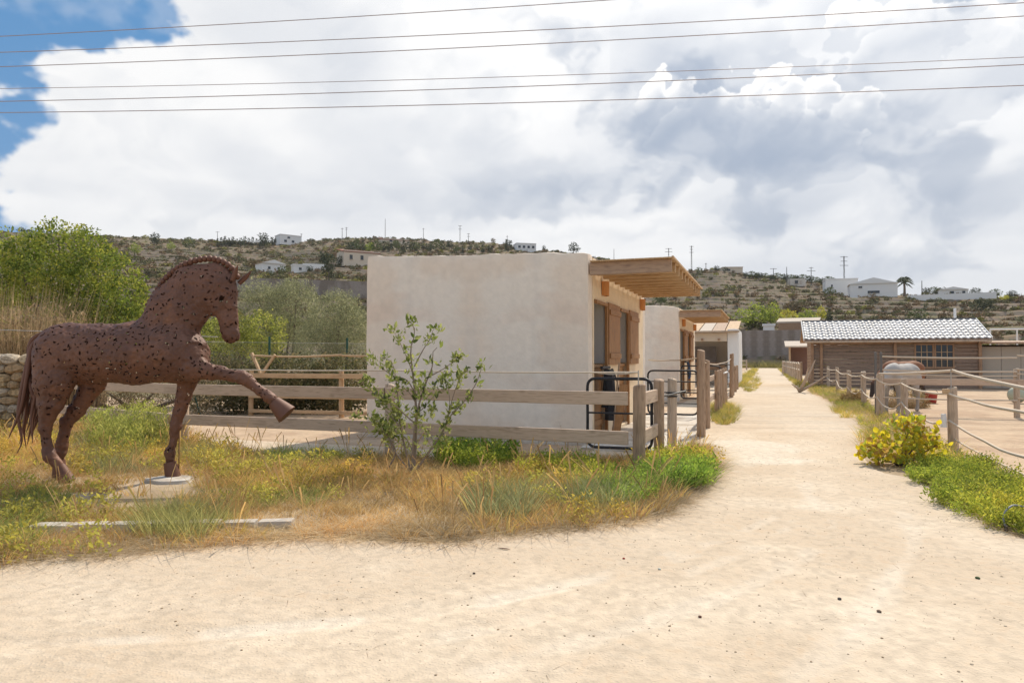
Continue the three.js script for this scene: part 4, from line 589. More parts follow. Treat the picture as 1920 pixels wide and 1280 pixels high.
  for (const [u0, v0, u1, v1, z, rt, rb] of [[519, 755, 541, 776, n, 0.072, 0.118], [308, 872, 314, 900, f, 0.068, 0.085], [124, 874, 139, 902, n, 0.062, 0.085], [97, 868, 99, 897, f, 0.06, 0.08]]) { const a = V(X(u0), Y(v0), z), b = V(X(u1), Math.max(0.012, Y(v1)), z), h = new THREE.CylinderGeometry(rt, rb, a.distanceTo(b) * 1.12, 16, 3), m = part(t, 'hoof', h, plain, a.clone().lerp(b, 0.5)); m.quaternion.setFromUnitVectors(V(0, -1, 0), b.clone().sub(a).normalize()); }
  const tails = [[[80, 628], [66, 640], [58, 680], [52, 730], [40, 775], [28, 810], [30, 845]], [[82, 632], [70, 655], [66, 700], [60, 760], [48, 800], [36, 838]], [[80, 626], [60, 650], [50, 700], [44, 740], [36, 790], [25, 835]], [[83, 632], [74, 660], [72, 700], [76, 735], [72, 765], [62, 790], [50, 820]], [[80, 636], [68, 668], [56, 720], [56, 770], [44, 812]], [[84, 640], [76, 680], [66, 730], [68, 775], [58, 800]], [[80, 628], [64, 652], [60, 700], [68, 745], [63, 790], [60, 832]], [[82, 630], [72, 650], [62, 690], [48, 750], [42, 790]], [[80, 625], [58, 640], [54, 690], [64, 740], [80, 770], [76, 800]], [[80, 628], [60, 655], [46, 720], [40, 780], [46, 830], [40, 850]], [[80, 628], [62, 648], [56, 705], [44, 770], [24, 822]], [[82, 634], [70, 660], [76, 720], [66, 780], [70, 815]]];
  tails.forEach((l, i) => part(t, 'tail_strand', taperTube(l.map(([u, v], k) => V(X(u), Y(v), (i - 5.5) * 0.014 * (0.4 + k * 0.25) + 0.012 * Math.sin(k * 2 + i))), [0.02, 0.03, 0.024, 0.021, 0.017, 0.003], 30, 7), plain));
  for (const [u, z] of [[318, f + 0.03], [323, f - 0.02]]) part(t, 'support_rod', new THREE.CylinderGeometry(0.006, 0.006, 0.62, 6), plain, [X(u), 0.32, z]);
  const st = thing('footing_stone', 'round concrete footing under the sculpture foreleg', 'footing', G(312, 903)); const sg = new THREE.CylinderGeometry(0.25, 0.27, 0.04, 30, 1); const sp = sg.attributes.position; for (let i = 0; i < sp.count; i++) { const a = Math.atan2(sp.getZ(i), sp.getX(i)), k = 1 + 0.06 * Math.sin(3 * a) + 0.05 * Math.sin(5 * a + 1); sp.setX(i, sp.getX(i) * k); sp.setZ(i, sp.getZ(i) * k * 0.8); } sg.computeVertexNormals(); part(st, 'slab', sg, M.concrete, [0, 0.012, -0.05]);
}

// ------------------------------------------------------------------ trees and bushes near the yard
function stems(list, name, parent, mat = M.bark) { part(parent, name, merged(list), mat); }
function bushThing(name, label, cat, u, v, depth, lobesPx, o, group) {       // lobes in pixels [u, v, ru, rv] with a depth half-width in metres, built round a foot on the ground
  const s = depth / F, foot = PD(u, 672, depth), t = thing(name, label, cat, [foot.x, 0, foot.z], YAW, group), X = (a) => (a - u) * s, Y = (b) => EYE + (672 - b) * s;
  const lobes = lobesPx.map(([a, b, ra, rb, dz = 0.9, oz = 0]) => [X(a), Y(b), oz, ra * s, rb * s, dz]);
  part(t, 'foliage', leafCloud({ lobes, floor: 0.03, ...o }), M.leaf).userData.kind = 'stuff';
  const R = rng(o.seed + 3), tr = []; for (const l of lobes) { const a = V((R() - 0.5) * 0.5, 0, (R() - 0.5) * 0.4); tr.push(taperTube([a, V(lerp(a.x, l[0], 0.35), l[1] * 0.45, l[2] * 0.4), V(l[0], l[1], l[2])], [0.07, 0.045, 0.012], 10, 6)); } stems(tr, 'branches', t); return t;
}
const GREEN = [[0.235, 0.285, 0.045], [0.31, 0.335, 0.055], [0.17, 0.225, 0.038], [0.40, 0.39, 0.065], [0.13, 0.175, 0.032]], OLIVE = [[0.28, 0.285, 0.15], [0.36, 0.36, 0.205], [0.21, 0.22, 0.115], [0.42, 0.41, 0.235]], DRY = [[0.44, 0.31, 0.175], [0.36, 0.25, 0.135], [0.52, 0.39, 0.235]];
bushThing('mastic_tree', 'big rounded bright green tree beyond the dry stone wall', 'tree', 130, 690, 18, [[120, 500, 90, 78, 1.3], [40, 510, 90, 62, 1.3], [190, 540, 62, 78, 1.2], [225, 590, 50, 62, 1.1], [110, 570, 110, 80, 1.3], [105, 445, 34, 28, 0.7], [150, 470, 40, 36, .8], [20, 470, 50, 34, 0.9], [-60, 520, 90, 80, 1.2], [170, 630, 90, 60, 1.2], [245, 560, 26, 40, .7], [255, 630, 30, 50, .8]], { n: 26000, size: 0.09, colors: GREEN, seed: 5, perTwig: 16, twig: 0.17, long: 2.0, shell: 0.33, up: 0.5 });
bushThing('olive_tree', 'tall silvery olive tree behind the sculpture head', 'tree', 540, 700, 26, [[545, 585, 52, 56, 1.3], [492, 595, 40, 62, 1.1], [555, 548, 34, 26, .8], [480, 550, 28, 28, .8], [525, 640, 62, 50, 1.2]], { n: 26000, size: 0.08, colors: OLIVE, seed: 6, perTwig: 12, twig: 0.2, long: 3.4, shell: 0.35, up: 0.6 }, 'olive trees behind the fences');
bushThing('olive_tree', 'bushy silvery olive tree beside the stable end wall', 'tree', 632, 700, 24, [[630, 610, 52, 60, 1.2], [660, 640, 44, 60, 1.1], [600, 650, 48, 48, 1.1], [640, 570, 34, 26, .8]], { n: 22000, size: 0.075, colors: OLIVE, seed: 7, perTwig: 12, twig: 0.19, long: 3.4, shell: 0.35, up: 0.6 }, 'olive trees behind the fences');
bushThing('green_shrub', 'yellow green shrub under the sculpture muzzle', 'shrub', 480, 720, 20.5, [[430, 630, 52, 38, .9], [490, 625, 44, 40, .9], [455, 665, 66, 36, .9], [395, 640, 30, 40, .8]], { n: 9000, size: 0.075, colors: [[0.36, 0.38, 0.08], [0.27, 0.30, 0.06], [0.46, 0.44, 0.11], [0.18, 0.20, 0.05]], seed: 8, perTwig: 12, twig: 0.16, long: 2, shell: 0.4 });
bushThing('dry_hedge', 'brown dry brush behind the chain link under the sculpture belly', 'hedge', 260, 780, 16.4, [[200, 735, 60, 48, .7], [290, 735, 60, 48, .7], [370, 738, 40, 44, .6], [120, 738, 50, 44, .6]], { n: 11000, size: 0.08, colors: [[0.26, 0.20, 0.12], [0.33, 0.26, 0.15], [0.20, 0.17, 0.08]], seed: 29, perTwig: 10, twig: 0.16, long: 5, shell: 0.5, up: 0.8 });
bushThing('hedge', 'dark tangled hedge behind the tan timber fence', 'hedge', 540, 776, 17.6, [[420, 722, 70, 56, .9], [540, 722, 80, 56, .9], [650, 722, 70, 54, .9], [480, 738, 70, 42, .9], [600, 738, 70, 42, .9]], { n: 22000, size: 0.1, colors: [[0.12, 0.12, 0.045], [0.17, 0.145, 0.065], [0.24, 0.19, 0.09], [0.08, 0.085, 0.033]], seed: 9, perTwig: 12, twig: 0.2, long: 3, shell: 0.5 });
{ // dry brush before the green tree
  const spots = [[60, 720, 15.6, 1.25], [-40, 720, 15.3, 1.2], [120, 722, 16, 0.8], [10, 722, 15.2, .9]];
  spots.forEach(([u, v, d, w], i) => { const p = PD(u, 672, d), t = thing('dry_brush', ['tall dry straw brush in front of the green tree', 'tall dry straw brush at the end of the stone wall', 'short dry brush behind the sculpture rump', 'dense dry straw brush above the stone wall'][i], 'brush', [p.x, 0, p.z]);
    part(t, 'stalks', blades({ n: 900, h: i === 2 ? 1.9 : 2.6, w: 0.016, spread: 0.1, bend: 0.16, colors: [...DRY, [0.20, 0.15, 0.09]], seed: 50 + i, radius: w, seg: 3 }), M.straw).userData.kind = 'stuff'; part(t, 'twigs', leafCloud({ lobes: [[0, 1.5, 0, w, 0.9, w * 0.8]], n: 2200, size: 0.10, colors: [...DRY, [0.25, 0.24, 0.07]], seed: 60 + i, long: 4, perTwig: 8, twig: 0.22, up: 0.9, shell: .6 }), M.straw).userData.kind = 'stuff'; });
}
// sapling before the stable: stems from pixels, every leaf its own
function leafGeo(L, w) { const g = new THREE.BufferGeometry(); g.setAttribute('position', new THREE.Float32BufferAttribute([0, 0, 0, -w / 2, L * 0.42, 0.012, 0, L * 0.45, -0.006, w / 2, L * 0.42, 0.012, 0, L, 0.02, -w * 0.34, L * 0.75, 0.014, w * 0.34, L * 0.75, 0.014, -w * .34, L * .18, .006, w * .34, L * .18, .006], 3)); g.setIndex([0, 7, 2, 7, 1, 2, 1, 5, 2, 5, 4, 2, 4, 6, 2, 6, 3, 2, 3, 8, 2, 8, 0, 2]); g.computeVertexNormals(); return g; }
const leafMat = (c) => new THREE.MeshPhysicalMaterial({ color: new THREE.Color(...c), roughness: 1, transmission: 0.6, thickness: 0, side: THREE.DoubleSide, specularIntensity: 0.3 });
{
  const foot = G(772, 888), t = thing('sapling', 'leggy sapling with sparse glossy leaves before the stable wall', 'sapling', foot, YAW), dep = -(foot.x * Math.sin(YAW) + foot.z * Math.cos(YAW)) * 1, D0 = foot.dot(FWD), s = D0 / F, R = rng(12), X = (u) => (u - 772) * s, Y = (v) => (890 - v) * s;
  const br = [ // [points px], thickness, z drift
    [[[775, 890], [778, 850], [780, 790], [778, 740], [772, 690], [770, 655], [778, 625], [770, 606]], 0.022, 0.05], [[[773, 888], [776, 830], [784, 770], [800, 720], [812, 690], [815, 660], [822, 655]], 0.018, 0.25], [[[778, 888], [800, 855], [828, 815], [842, 785], [870, 755], [893, 720], [903, 690]], 0.016, 0.1], [[[770, 885], [758, 840], [748, 800], [742, 740], [735, 700], [728, 680], [705, 672]], 0.014, -0.25], [[[768, 885], [740, 845], [728, 815], [712, 790], [690, 782], [672, 780]], 0.012, 0.3],
    [[[778, 740], [762, 715], [735, 705], [715, 690], [700, 680]], 0.009, 0.15], [[[778, 725], [768, 690], [752, 655], [740, 632], [732, 622]], 0.009, -0.15], [[[776, 690], [792, 660], [808, 635], [812, 622], [820, 618]], 0.009, 0.1], [[[806, 708], [835, 692], [853, 678], [860, 672]], 0.008, 0.2], [[[838, 790], [848, 750], [860, 715], [868, 700], [880, 698]], 0.009, 0.1], [[[782, 800], [760, 780], [745, 765], [722, 748], [700, 735], [692, 712]], 0.01, 0.2], [[[748, 800], [728, 780], [712, 762], [702, 745]], 0.008, -0.2], [[[780, 780], [800, 760], [815, 740], [820, 720]], 0.007, -0.1], [[[775, 850], [760, 825], [735, 810], [710, 795], [690, 785]], 0.009, -0.2], [[[728, 880], [742, 850], [735, 830], [720, 812], [705, 808]], 0.014, 0.1], [[[840, 785], [842, 755], [838, 725], [836, 712]], 0.006, -0.1], [[[780, 760], [765, 735], [750, 725], [742, 712]], 0.007, 0.2]];
  const list = [], tips = []; br.forEach(([l, th, dz]) => { const pts = l.map(([u, v], i) => V(X(u), Y(v), dz * i / l.length)); list.push(taperTube(pts, [th, th * 0.75, th * 0.5, th * 0.22], 18, 6)); const c = new THREE.CatmullRomCurve3(pts); for (let k = 0; k < 4; k++) tips.push([c.getPointAt(1 - k * 0.13), k]); if (l.length > 5) for (let k = 4; k < 8; k++) tips.push([c.getPointAt(1 - k * 0.085).add(V((R() - 0.5) * 0.1, (R() - .5) * .05, (R() - 0.5) * 0.2)), k]); });
  stems(list, 'stems', t, wood([0.30, 0.235, 0.175], [0.17, 0.13, 0.095], 15)); const gs = [leafGeo(0.082, 0.038), leafGeo(0.07, 0.033), leafGeo(0.094, 0.042)], ms = [leafMat([0.30, 0.35, 0.09]), leafMat([0.21, 0.26, 0.06]), leafMat([0.12, 0.16, 0.045]), leafMat([0.38, 0.41, 0.13])];
  part(t, 'small_leaves', leafCloud({ lobes: [...tips.map(([q]) => [q.x, q.y, q.z, 0.07, 0.06, 0.07]), ...[[745, 820], [800, 812], [722, 800], [780, 785], [825, 830], [765, 840], [742, 775], [810, 775], [790, 845], [755, 800]].map(([u, v], i) => [X(u), Y(v), 0.1 * Math.sin(i * 2), 0.1, 0.09, 0.1])], n: 1500, size: 0.062, colors: [[0.32, 0.35, 0.10], [0.23, 0.27, 0.07], [0.40, 0.42, 0.14]], seed: 93, perTwig: 4, twig: 0.04, long: 2.3, shell: 0.6, up: 0.6 }), M.leaf).userData.kind = 'stuff';
  for (let i = 0; i < 290; i++) { const [q, k] = tips[Math.floor(Math.pow(R(), 1.1) * tips.length)], m = part(t, 'leaf', gs[i % 3], ms[Math.floor(R() * 4)], [q.x + (R() - 0.5) * 0.09, q.y + (R() - 0.5) * 0.08, q.z + (R() - 0.5) * 0.09]); m.rotation.set((R() - 0.5) * 2.4, R() * 6.28, (R() - 0.5) * 2.6); }
}
{ // vine-like bush with yellow leaves on the lane's paddock side
  const foot = G(1690, 872), t = thing('yellow_leaf_bush', 'low bush with yellow autumn leaves beside the lane rope fence', 'bush', foot, YAW), s = foot.dot(FWD) / F, R = rng(14), X = (u) => (u - 1690) * s, Y = (v) => (876 - v) * s, lobes = [[1690, 838, 52, 40], [1660, 850, 40, 32], [1725, 820, 36, 34], [1705, 800, 24, 22], [1640, 858, 22, 22], [1740, 850, 32, 34]], list = [];
  for (const l of lobes) for (let k = 0; k < 4; k++) list.push(taperTube([V((R() - .5) * .15, 0, (R() - .5) * .15), V(X(l[0]) * 0.6, Y(l[1]) * 0.6, (R() - 0.5) * 0.2), V(X(l[0]) + (R() - 0.5) * 0.25, Y(l[1]) + R() * 0.15, (R() - 0.5) * 0.45)], [0.01, 0.007, 0.003], 8, 5)); stems(list, 'stems', t);
  const gs = [leafGeo(0.085, 0.075), leafGeo(0.07, 0.062)], ms = [leafMat([0.70, 0.56, 0.03]), leafMat([0.62, 0.55, 0.04]), leafMat([0.40, 0.43, 0.045]), leafMat([0.34, 0.40, 0.05]), leafMat([0.52, 0.33, 0.09]), leafMat([0.74, 0.62, 0.04])];
  for (let i = 0; i < 300; i++) { const l = lobes[Math.floor(R() * lobes.length)], a = R() * 6.28, rr = 0.55 + 0.45 * R(), e = Math.acos(R() * 1.7 - 0.7), m = part(t, 'leaf', gs[i % 2], ms[Math.floor(R() * ms.length)], [X(l[0]) + Math.sin(e) * Math.cos(a) * rr * l[2] * s, Math.max(0.03, Y(l[1]) + Math.cos(e) * rr * l[3] * s), Math.sin(e) * Math.sin(a) * rr * 0.36]); m.rotation.set((R() - 0.5) * 2.2, R() * 6.28, (R() - 0.5) * 2.2); }
  part(t, 'inner_leaves', leafCloud({ lobes: lobes.map((l) => [X(l[0]), Y(l[1]), 0, l[2] * s * 0.9, l[3] * s * 0.9, 0.3]), n: 800, size: 0.055, colors: [[0.62, 0.55, 0.05], [0.70, 0.56, 0.04], [0.40, 0.43, 0.05], [0.50, 0.30, 0.08]], seed: 19, perTwig: 5, twig: 0.07, long: 1.2, shell: 0.5, floor: 0.02 }), M.leaf).userData.kind = 'stuff';
}

// ------------------------------------------------------------------ dry stone wall
{
  const a = G(-150, 803), b = G(92, 803), d = b.clone().sub(a), len = d.length(), t = thing('dry_stone_wall', 'dry stone wall of rough ochre blocks behind the sculpture tail', 'wall', a, Math.atan2(-d.z, d.x)), R = rng(21), vars = [];
  for (let k = 0; k < 6; k++) { const g = new THREE.IcosahedronGeometry(1, 1), p = g.attributes.position; for (let i = 0; i < p.count; i++) { const v = V(p.getX(i), p.getY(i), p.getZ(i)), q = 0.84 + 0.3 * n3(v.x * 1.3 + k * 9, v.y * 1.3, v.z * 1.3); v.multiplyScalar(q); v.y = clamp(v.y, -0.72, 0.76); v.z = clamp(v.z, -0.8, 0.8); p.setXYZ(i, v.x, v.y, v.z); } g.computeVertexNormals(); vars.push(metricUVnear(g)); }
  const sm = [[0.56, 0.40, 0.22], [0.62, 0.48, 0.31], [0.46, 0.32, 0.18], [0.56, 0.46, 0.34]].map((c, i) => { const m = canvasless(128, 128, (u, v) => mix3(c, c.map((x) => x * 0.6), sstep(0.4, 0.7, fbm2(u * 6 + i * 9, v * 6, 4)))); m.repeat.set(0.7, 0.7); return new THREE.MeshStandardMaterial({ map: m, roughness: 0.95, bumpMap: plasterBump, bumpScale: 0.03 }); });
  part(t, 'core', new THREE.BoxGeometry(len, 1.25, 0.3), sm[2], [len / 2, 0.6, -0.25]);
  for (let y = 0.07, row = 0; y < 1.42; row++) { const h = 0.13 + R() * 0.08; for (let x = -R() * 0.2; x < len - 0.06;) { const w = 0.16 + R() * 0.24; const m = part(t, 'stone', vars[Math.floor(R() * 6)], sm[Math.floor(R() * 4)], [x + w / 2, y + (R() - 0.5) * 0.02, (R() - 0.5) * 0.07]); m.scale.set(w * 0.58, h * 0.68, 0.19); m.rotation.set((R() - 0.5) * 0.3, (R() - 0.5) * 0.4, (R() - 0.5) * 0.35); x += w; } y += h * 0.93; }
}
// pale edging stones half buried at the rim of the verge
{
  const a = G(60, 1000), b = G(552, 990), d = b.clone().sub(a), R = rng(26), t = thing('kerb_edging', 'pale concrete kerb stones half buried at the verge rim', 'kerb', a, Math.atan2(-d.z, d.x)), L = d.length(); for (let i = 0; i < 7; i++) { const w = L / 7; part(t, 'kerb_stone', plasterBlock(w - 0.012, 0.12, 0.13, 0.015, 0.01, i * 5, 0.06), M.concrete, [w * (i + 0.5), 0.005 + R() * 0.015, (R() - 0.5) * 0.02], [0, (R() - 0.5) * 0.03, (R() - .5) * .02]); }
}

// ------------------------------------------------------------------ grass and weeds of the verges
function scatter(name, label, cat, geo, mat, place, colorFn) { const m = new THREE.InstancedMesh(geo, mat, place.length), q = new THREE.Object3D(); place.forEach(([x, y, z, s, r, hs = 1], i) => { q.position.set(x, y, z); q.rotation.set(0, r, 0); q.scale.set(s, s * hs, s); q.updateMatrix(); m.setMatrixAt(i, q.matrix); if (colorFn) m.setColorAt(i, colorFn(i, x, z)); }); m.name = numbered(name); m.userData = { kind: 'stuff', label, category: cat }; scene.add(m); return m; }
const Rg = rng(77); function inside(poly, n, test) { const b = boxOf(poly), out = []; for (let k = 0; k < n * 40 && out.length < n; k++) { const x = lerp(b[0], b[1], Rg()), z = lerp(b[2], b[3], Rg()); if (x * x + z * z < 9 || !inPoly(poly, x, z) || (test && !test(x, z))) continue; out.push([x, landHeight(x, z) - 0.01, z, 0.6 + 0.8 * Rg(), Rg() * 6.28]); } return out; }
const bare = [G(230, 940), G(60, 948), G(330, 922), G(312, 906), G(140, 906)], KA = G(60, 1000), KB = G(552, 990), clear = (x, z) => { const q = clamp(((x - KA.x) * (KB.x - KA.x) + (z - KA.z) * (KB.z - KA.z)) / KA.distanceToSquared(KB)), d = Math.hypot(x - lerp(KA.x, KB.x, q), z - 0.05 - lerp(KA.z, KB.z, q)); return d > 0.11 && openSoil(x, z); }, openSoil = (x, z) => bare.every((p, i) => ((x - p.x) / [0.85, 0.7, 0.75, 0.42, 0.2][i]) ** 2 + ((z - p.z) / [0.3, 0.16, 0.25, 0.28, 0.2][i]) ** 2 > 0.6 + Rg() * 1.2);
const col = new THREE.Color(), zone = (x, z) => fbm2(x * 0.9 + 12, z * 0.9 + 7, 3), tintBy = (lo, hi) => (i, x, z) => { const k = 0.75 + 0.5 * n2(x * 3, z * 3), t = sstep(0.35, 0.65, zone(x, z)); const c = mix3(lo, hi, t); return col.setRGB(c[0] * k, c[1] * k, c[2] * k).clone(); };
const strawTuft = blades({ n: 24, h: 0.115, w: 0.0055, spread: 0.55, bend: 0.8, colors: [[0.66, 0.47, 0.22], [0.72, 0.56, 0.30], [0.56, 0.37, 0.16]], seed: 1, radius: 0.07 }), yellowTuft = blades({ n: 26, h: 0.135, w: 0.007, spread: 0.4, bend: 0.5, colors: [[0.62, 0.47, 0.14], [0.56, 0.48, 0.15], [0.62, 0.42, 0.17], [0.46, 0.44, 0.13]], seed: 2, radius: 0.08 }), greenTuft = blades({ n: 34, h: 0.19, w: 0.0075, spread: 0.45, bend: 0.6, colors: [[0.33, 0.38, 0.085], [0.44, 0.45, 0.12], [0.25, 0.30, 0.07], [0.50, 0.42, 0.16]], seed: 3, radius: 0.08 }), greyTuft = blades({ n: 40, h: 0.2, w: 0.006, spread: 0.5, bend: 0.3, colors: [[0.36, 0.36, 0.18], [0.46, 0.44, 0.23], [0.27, 0.28, 0.13]], seed: 4, radius: 0.1 });
const weed = leafCloud({ lobes: [[0, 0.09, 0, 0.13, 0.09, 0.13]], n: 170, size: 0.032, colors: [[0.38, 0.44, 0.07], [0.48, 0.50, 0.085], [0.27, 0.33, 0.055]], seed: 31, perTwig: 6, twig: 0.05, long: 2.6, shell: 0.7, up: 0.8, floor: 0.01 }), yweed = leafCloud({ lobes: [[0, 0.08, 0, 0.14, 0.09, 0.14]], n: 130, size: 0.032, colors: [[0.60, 0.49, 0.10], [0.52, 0.44, 0.11], [0.56, 0.37, 0.15], [0.42, 0.40, 0.10]], seed: 32, perTwig: 6, twig: 0.05, long: 2.2, shell: 0.7, up: 0.7, floor: 0.005 });
const straws = blades({ n: 22, h: 0.17, w: 0.005, spread: 2.2, bend: 0.6, colors: [[0.64, 0.53, 0.34], [0.56, 0.44, 0.27], [0.70, 0.60, 0.42]], seed: 5, radius: 0.09, seg: 2 });
scatter('dry_grass', 'short dry straw grass covering the left verge', 'grass', strawTuft, M.straw, inside(VERGE_L, 6000, clear), tintBy([0.8, 0.8, 0.75], [1.15, 1.02, 0.85]));
scatter('yellow_grass', 'yellow and orange grass patches on the left verge', 'grass', yellowTuft, M.straw, inside(VERGE_L, 2600, (x, z) => clear(x, z) && zone(x + 5, z) > 0.42 + 0.1 * Rg()), tintBy([1.0, 0.85, 0.95], [1.1, 1.0, 0.9]));
scatter('low_weeds', 'low yellow leafed weeds spread over the left verge', 'weeds', yweed, M.leaf, inside(VERGE_L, 420, (x, z) => clear(x, z) && zone(x, z + 9) > 0.5), tintBy([0.9, 1, 0.9], [1.1, 0.95, 0.9]));
scatter('tall_stalks', 'tall dry stalks standing out of the verge grass', 'grass', blades({ n: 7, h: 0.42, w: 0.005, spread: 0.25, bend: 0.3, colors: [[0.58, 0.42, 0.2], [0.5, 0.42, 0.16], [0.42, 0.27, 0.13]], seed: 8, radius: 0.1, seg: 4, head: 2.2 }), M.straw, inside(VERGE_L, 230, clear), tintBy([0.8, 0.75, 0.7], [1.1, 1.0, 0.8]));
const rimL = []; for (let k = 0; k < 16; k++) { const [x, z] = VERGE_L[k], [X, Z] = VERGE_L[k + 1], n = Math.ceil(Math.hypot(X - x, Z - z) * 95); for (let i = 0; i < n; i++) { const s = Rg(), px = lerp(x, X, s), pz = lerp(z, Z, s), o = (Rg() - 0.25) * 0.42, nx = -(Z - z), nz = X - x, l = Math.hypot(nx, nz); rimL.push([px + nx / l * -o, 0, pz + nz / l * -o, 0.5 + 0.7 * Rg(), Rg() * 6.28, 0.45]); } }
scatter('straw_litter', 'flattened straw lying along the verge rim', 'straw', straws, M.straw, rimL, tintBy([0.8, 0.76, 0.7], [1.1, 1.05, 0.95]));
const patch = (u0, v0, u1, v1, n, s = 1) => { const out = []; const a = G(u0, v1), b = G(u1, v1), c = G((u0 + u1) / 2, v0); for (let i = 0; i < n; i++) { const r = Math.sqrt(Rg()), an = Rg() * 6.28, cu = (u0 + u1) / 2 + Math.cos(an) * r * (u1 - u0) / 2, cv = (v0 + v1) / 2 + Math.sin(an) * r * (v1 - v0) / 2, p = G(cu, cv); out.push([p.x, -0.01, p.z, s * (0.6 + 0.8 * Rg()), Rg() * 6.28]); } return out; };
scatter('green_weeds', 'lush green weeds round the ranch fence corner post', 'weeds', weed, M.leaf, [...patch(1210, 862, 1330, 920, 100, 1.1), ...patch(1090, 895, 1230, 950, 70, 0.85), ...patch(830, 852, 950, 880, 90, 1.25), ...patch(980, 868, 1130, 905, 50, 0.9)], tintBy([0.75, 0.95, 0.8], [1.25, 1.15, 0.9]));
scatter('green_grass', 'fresh green grass tufts at the ranch fence corner', 'grass', greenTuft, M.leaf, [...patch(1205, 866, 1330, 925, 80, 1.15), ...patch(1080, 890, 1220, 950, 45), ...patch(-40, 985, 60, 1040, 40, 0.8), ...patch(0, 925, 140, 985, 40, .8), ...patch(470, 850, 700, 870, 70, .8), ...patch(380, 880, 620, 960, 60, .7)], tintBy([0.75, 0.9, 0.8], [1.2, 1.15, 0.9]));
scatter('grey_weeds', 'grey green feathery weeds at the verge rim by the kerb', 'weeds', greyTuft, M.leaf, [...patch(250, 965, 430, 1012, 70, 1.0), ...patch(880, 920, 1010, 975, 45, 1.1), ...patch(150, 800, 310, 865, 60, 1.2), ...patch(340, 840, 420, 880, 30, 1), ...patch(100, 860, 300, 890, 40, .9), ...patch(1050, 920, 1200, 965, 60, 1)], tintBy([0.8, 0.85, 0.8], [1.2, 1.15, 0.8]));
scatter('fennel_weeds', 'pale yellow green feathery weeds between the sculpture legs', 'weeds', leafCloud({ lobes: [[0, 0.2, 0, 0.12, 0.2, 0.12]], n: 190, size: 0.04, colors: [[0.46, 0.47, 0.12], [0.56, 0.54, 0.16], [0.36, 0.38, 0.09]], seed: 36, perTwig: 7, twig: 0.045, long: 5, shell: 0.7, up: 1.2, floor: 0.01 }), M.leaf, patch(165, 805, 310, 860, 80, 1.15), tintBy([0.85, 0.9, 0.8], [1.15, 1.1, 0.9]));
const bushAt = G(1690, 872), offBush = (x, z) => Math.hypot(x - bushAt.x, (z - bushAt.z - 0.3) * 0.8) > 0.75, low = (p) => { p[3] *= 0.6; return p; };
scatter('lane_weeds', 'green weeds growing along the paddock rope fence', 'weeds', weed, M.leaf, [...inside(VERGE_R, 170, offBush).map(low), ...patch(1755, 872, 1900, 968, 150, 0.85), ...patch(1850, 925, 1990, 1005, 110, 0.8), ...patch(1712, 862, 1800, 912, 70, 0.75)], tintBy([0.8, 0.85, 0.7], [1.3, 1.1, 0.8]));
scatter('lane_grass', 'mixed green and dry grass along both lane edges', 'grass', greenTuft, M.leaf, [...inside(VERGE_R, 240, offBush), ...Array.from({ length: 900 }, () => { const z = -34 - Rg() * 60; return [(Rg() < 0.5 ? -1.05 - Rg() * 0.5 : 1.45 + Rg() * 0.5) + (Rg() - 0.5) * 0.3, 0, z, 0.7 + Rg() * 0.8, Rg() * 6.28]; }), ...patch(1328, 756, 1384, 796, 150, 0.9), ...patch(1390, 690, 1425, 735, 120, 1.1), ...patch(1560, 728, 1625, 785, 120, 0.9)], tintBy([0.9, 0.8, 0.8], [1.45, 1.15, 0.9]));
scatter('rim_straw', 'dry straw along the rim of the paddock weeds', 'straw', straws, M.straw, inside(VERGE_R, 900, offBush).map((p) => { p[5] = 0.6; return p; }), tintBy([0.9, 0.8, 0.7], [1.15, 1.0, 0.85]));
